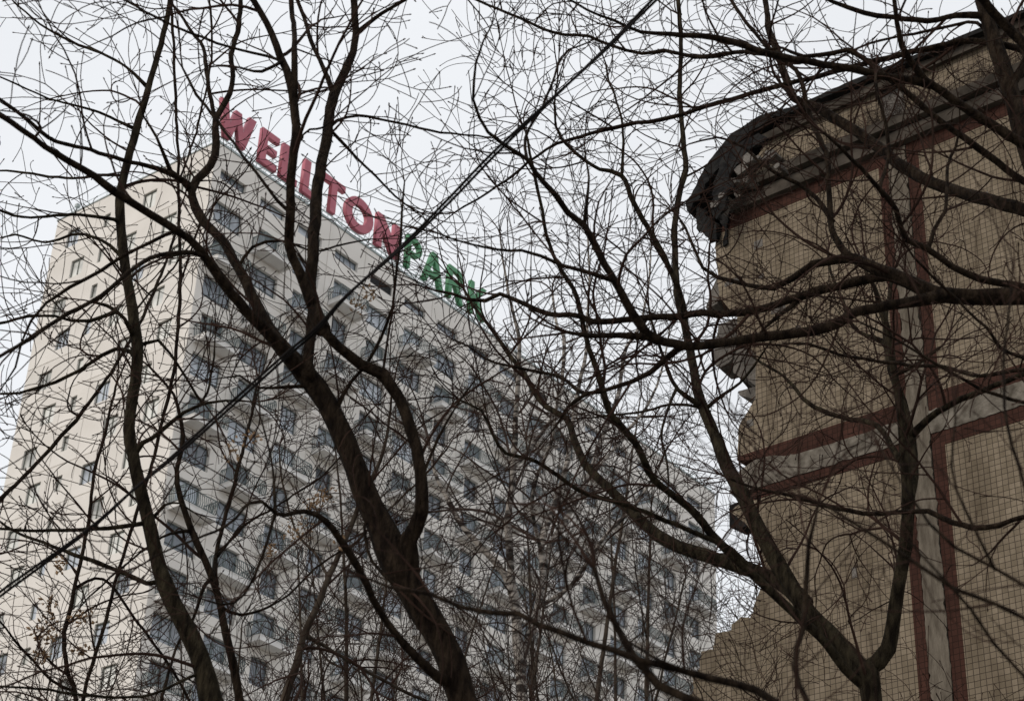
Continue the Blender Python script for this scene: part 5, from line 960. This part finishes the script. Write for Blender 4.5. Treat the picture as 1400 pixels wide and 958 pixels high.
# thicket of young trees behind, stems one can tell apart
def thicket(x, r, top, label, seed, spread=0.16, stems=3, mat='bark_brown', group=None):
    random.seed(seed)
    az = math.atan((x - 700) / 2554 * 1.12)
    bx, by = math.sin(az) * r, math.cos(az) * r
    limbs = []
    for s_ in range(stems):
        an = random.uniform(0, 6.28); lean = random.uniform(0.4, 1.0) * spread
        hh = top * random.uniform(0.78, 1.0)
        pts = []
        n = 9
        r0 = 0.0045 * top * random.uniform(0.8, 1.2)
        ph = random.uniform(0, 6)
        for i in range(n + 1):
            f = i / n
            z = hh * f
            pts.append((bx + math.cos(an) * lean * z * (0.3 + 0.7 * f) + math.sin(f * 6 + ph) * 0.12, by + math.sin(an) * lean * z * (0.3 + 0.7 * f) + math.cos(f * 5 + ph) * 0.12, z - (0.1 if i == 0 else 0), max(0.004, r0 * (1.25 - 1.12 * f))))
        limbs.append(('s%d' % s_, None, pts))
        P, _ = smooth(pts, 0.3)
        for q in range(8):
            f = random.uniform(0.42, 0.97); c = P[int(f * (len(P) - 1))]
            a2 = random.uniform(0, 6.28); L_ = random.uniform(0.14, 0.32) * top * (1.25 - f)
            rb = max(0.005, r0 * (1.25 - 1.12 * f) * 0.6)
            lp = []
            for i in range(6):
                g_ = i / 5
                lp.append((c.x + math.cos(a2) * L_ * g_ * (0.85 - 0.15 * g_), c.y + math.sin(a2) * L_ * g_ * (0.85 - 0.15 * g_), c.z + L_ * (0.55 * g_ + 0.35 * g_ * g_) + random.uniform(-.05, .05), max(0.003, rb * (1 - 0.8 * g_))))
            limbs.append(('l', None, lp))
    SKELETON['tmp'] = limbs
    k = r / 9.0
    build_tree('tmp', 'bare_tree', label, M[mat], M['twig_grey'] if r > 17 else M['twig'], 0.5 * k ** .5, 0.3 * k ** .6, 1.1 * k ** .7, tw=Twigs(k ** .8, rmin=0.00020 * r * 1.05 / 1.6 + .0006, up=0.3, zmin=r * 0.31, maxlev=2 if r > 22 else 3, kids=.9, buds=r < 17), group=group)
TK = [
 (470, 16, 10.2, 'multi-stemmed young tree below the curved branch of the thick forked trunk'),
 (560, 19, 11.6, 'young bare tree right behind the fork of the thick trunk'),
 (640, 17, 9.6, 'low bushy bare tree between the thick trunk and the birch'),
 (800, 19, 11.0, 'bushy bare tree just right of the birch'),
 (870, 15, 8.6, 'low bare tree behind the lower left limbs of the V-shaped tree'),
 (940, 18, 10.0, 'bare tree before the far right end of the white tower'),
 (390, 21, 11.0, 'farther bare tree behind the slim brown tree'),
 (330, 17, 8.2, 'low bare tree behind the slender dark tree'),
 (790, 27, 18.5, 'tall fine-twigged bare tree rising above the far roof edge right of the birch'),
 (860, 30, 19.5, 'tallest fine-twigged bare tree between the tower roof and torn wall'),
 (690, 29, 17.5, 'tall fine-twigged bare tree behind the birch crown'),
 (90, 17, 8.0, 'low bare tree before the foot of the cream end wall'),
 (190, 20, 9.2, 'low bare tree behind the wavy greenish trunk'),
 (1110, 11.2, 5.6, 'low bushy sapling against the tiled wall left of the V-shaped tree'),
 (1330, 10.2, 5.4, 'low sapling against the tiled wall at right'),
]
for i, (x, r, top, lab) in enumerate(TK):
    thicket(x, r, top, lab, 100 + i, stems=3 if r < 25 else 2, spread=0.16 if r < 25 else 0.1, group='young bare trees in the thicket')

# ------------------------------------------------------------------ dry weeds rooted on the cornice ledge
random.seed(77)
wd = empty('dry_weeds', WL.matrix_basis @ Vector((1.0, -.15, 12.51))); tag(wd, 'tangle of dry weed stems on the grey cornice of the torn building', 'weeds')
tw = Twigs(0.45, rmin=0.0016, up=0.2, wig=2.4)
for _ in range(150):
    x = random.choice((random.gauss(0.9, 0.45), random.gauss(0.2, 0.25), random.uniform(-1.3, 2.4)))
    if not -1.3 < x < 2.6: continue
    p = WL.matrix_basis @ Vector((x, random.uniform(-.12, -.01), 12.46))
    d = WL.matrix_basis.to_3x3() @ Vector((random.uniform(-1, 1), random.uniform(-.6, .1), random.uniform(.1, 1)))
    tw.grow(p, d.normalized(), random.uniform(.15, .5), 0.003, 1)
tw.mb.v = [(a - wd.location.x, b - wd.location.y, c - wd.location.z) for (a, b, c) in tw.mb.v]
o = tw.mb.build('stems', M['twig_grey'], wd); tag(o, kind='stuff')

# ------------------------------------------------------------------ overhead cable: two twisted strands
cb = empty('overhead_cable', CABLE[0]); tag(cb, 'black twisted overhead cable slanting across in front of the trees', 'cable')
P, _ = smooth([(*p, 0.01) for p in CABLE], 0.04)
o0 = Vector(CABLE[0])
for st in range(2):
    pts = []
    for i, p in enumerate(P):
        t = (P[min(i + 1, len(P) - 1)] - P[max(0, i - 1)]).normalized()
        a = t.cross(UP).normalized(); b_ = t.cross(a)
        an = i * 0.13 + math.pi * st
        pts.append(p - o0 + (a * math.cos(an) + b_ * math.sin(an)) * 0.0060)
    mb = MB(); mb.tube(pts, [0.0048] * len(pts), 7)
    mb.build('strand', M['cable'], cb, smooth=True)
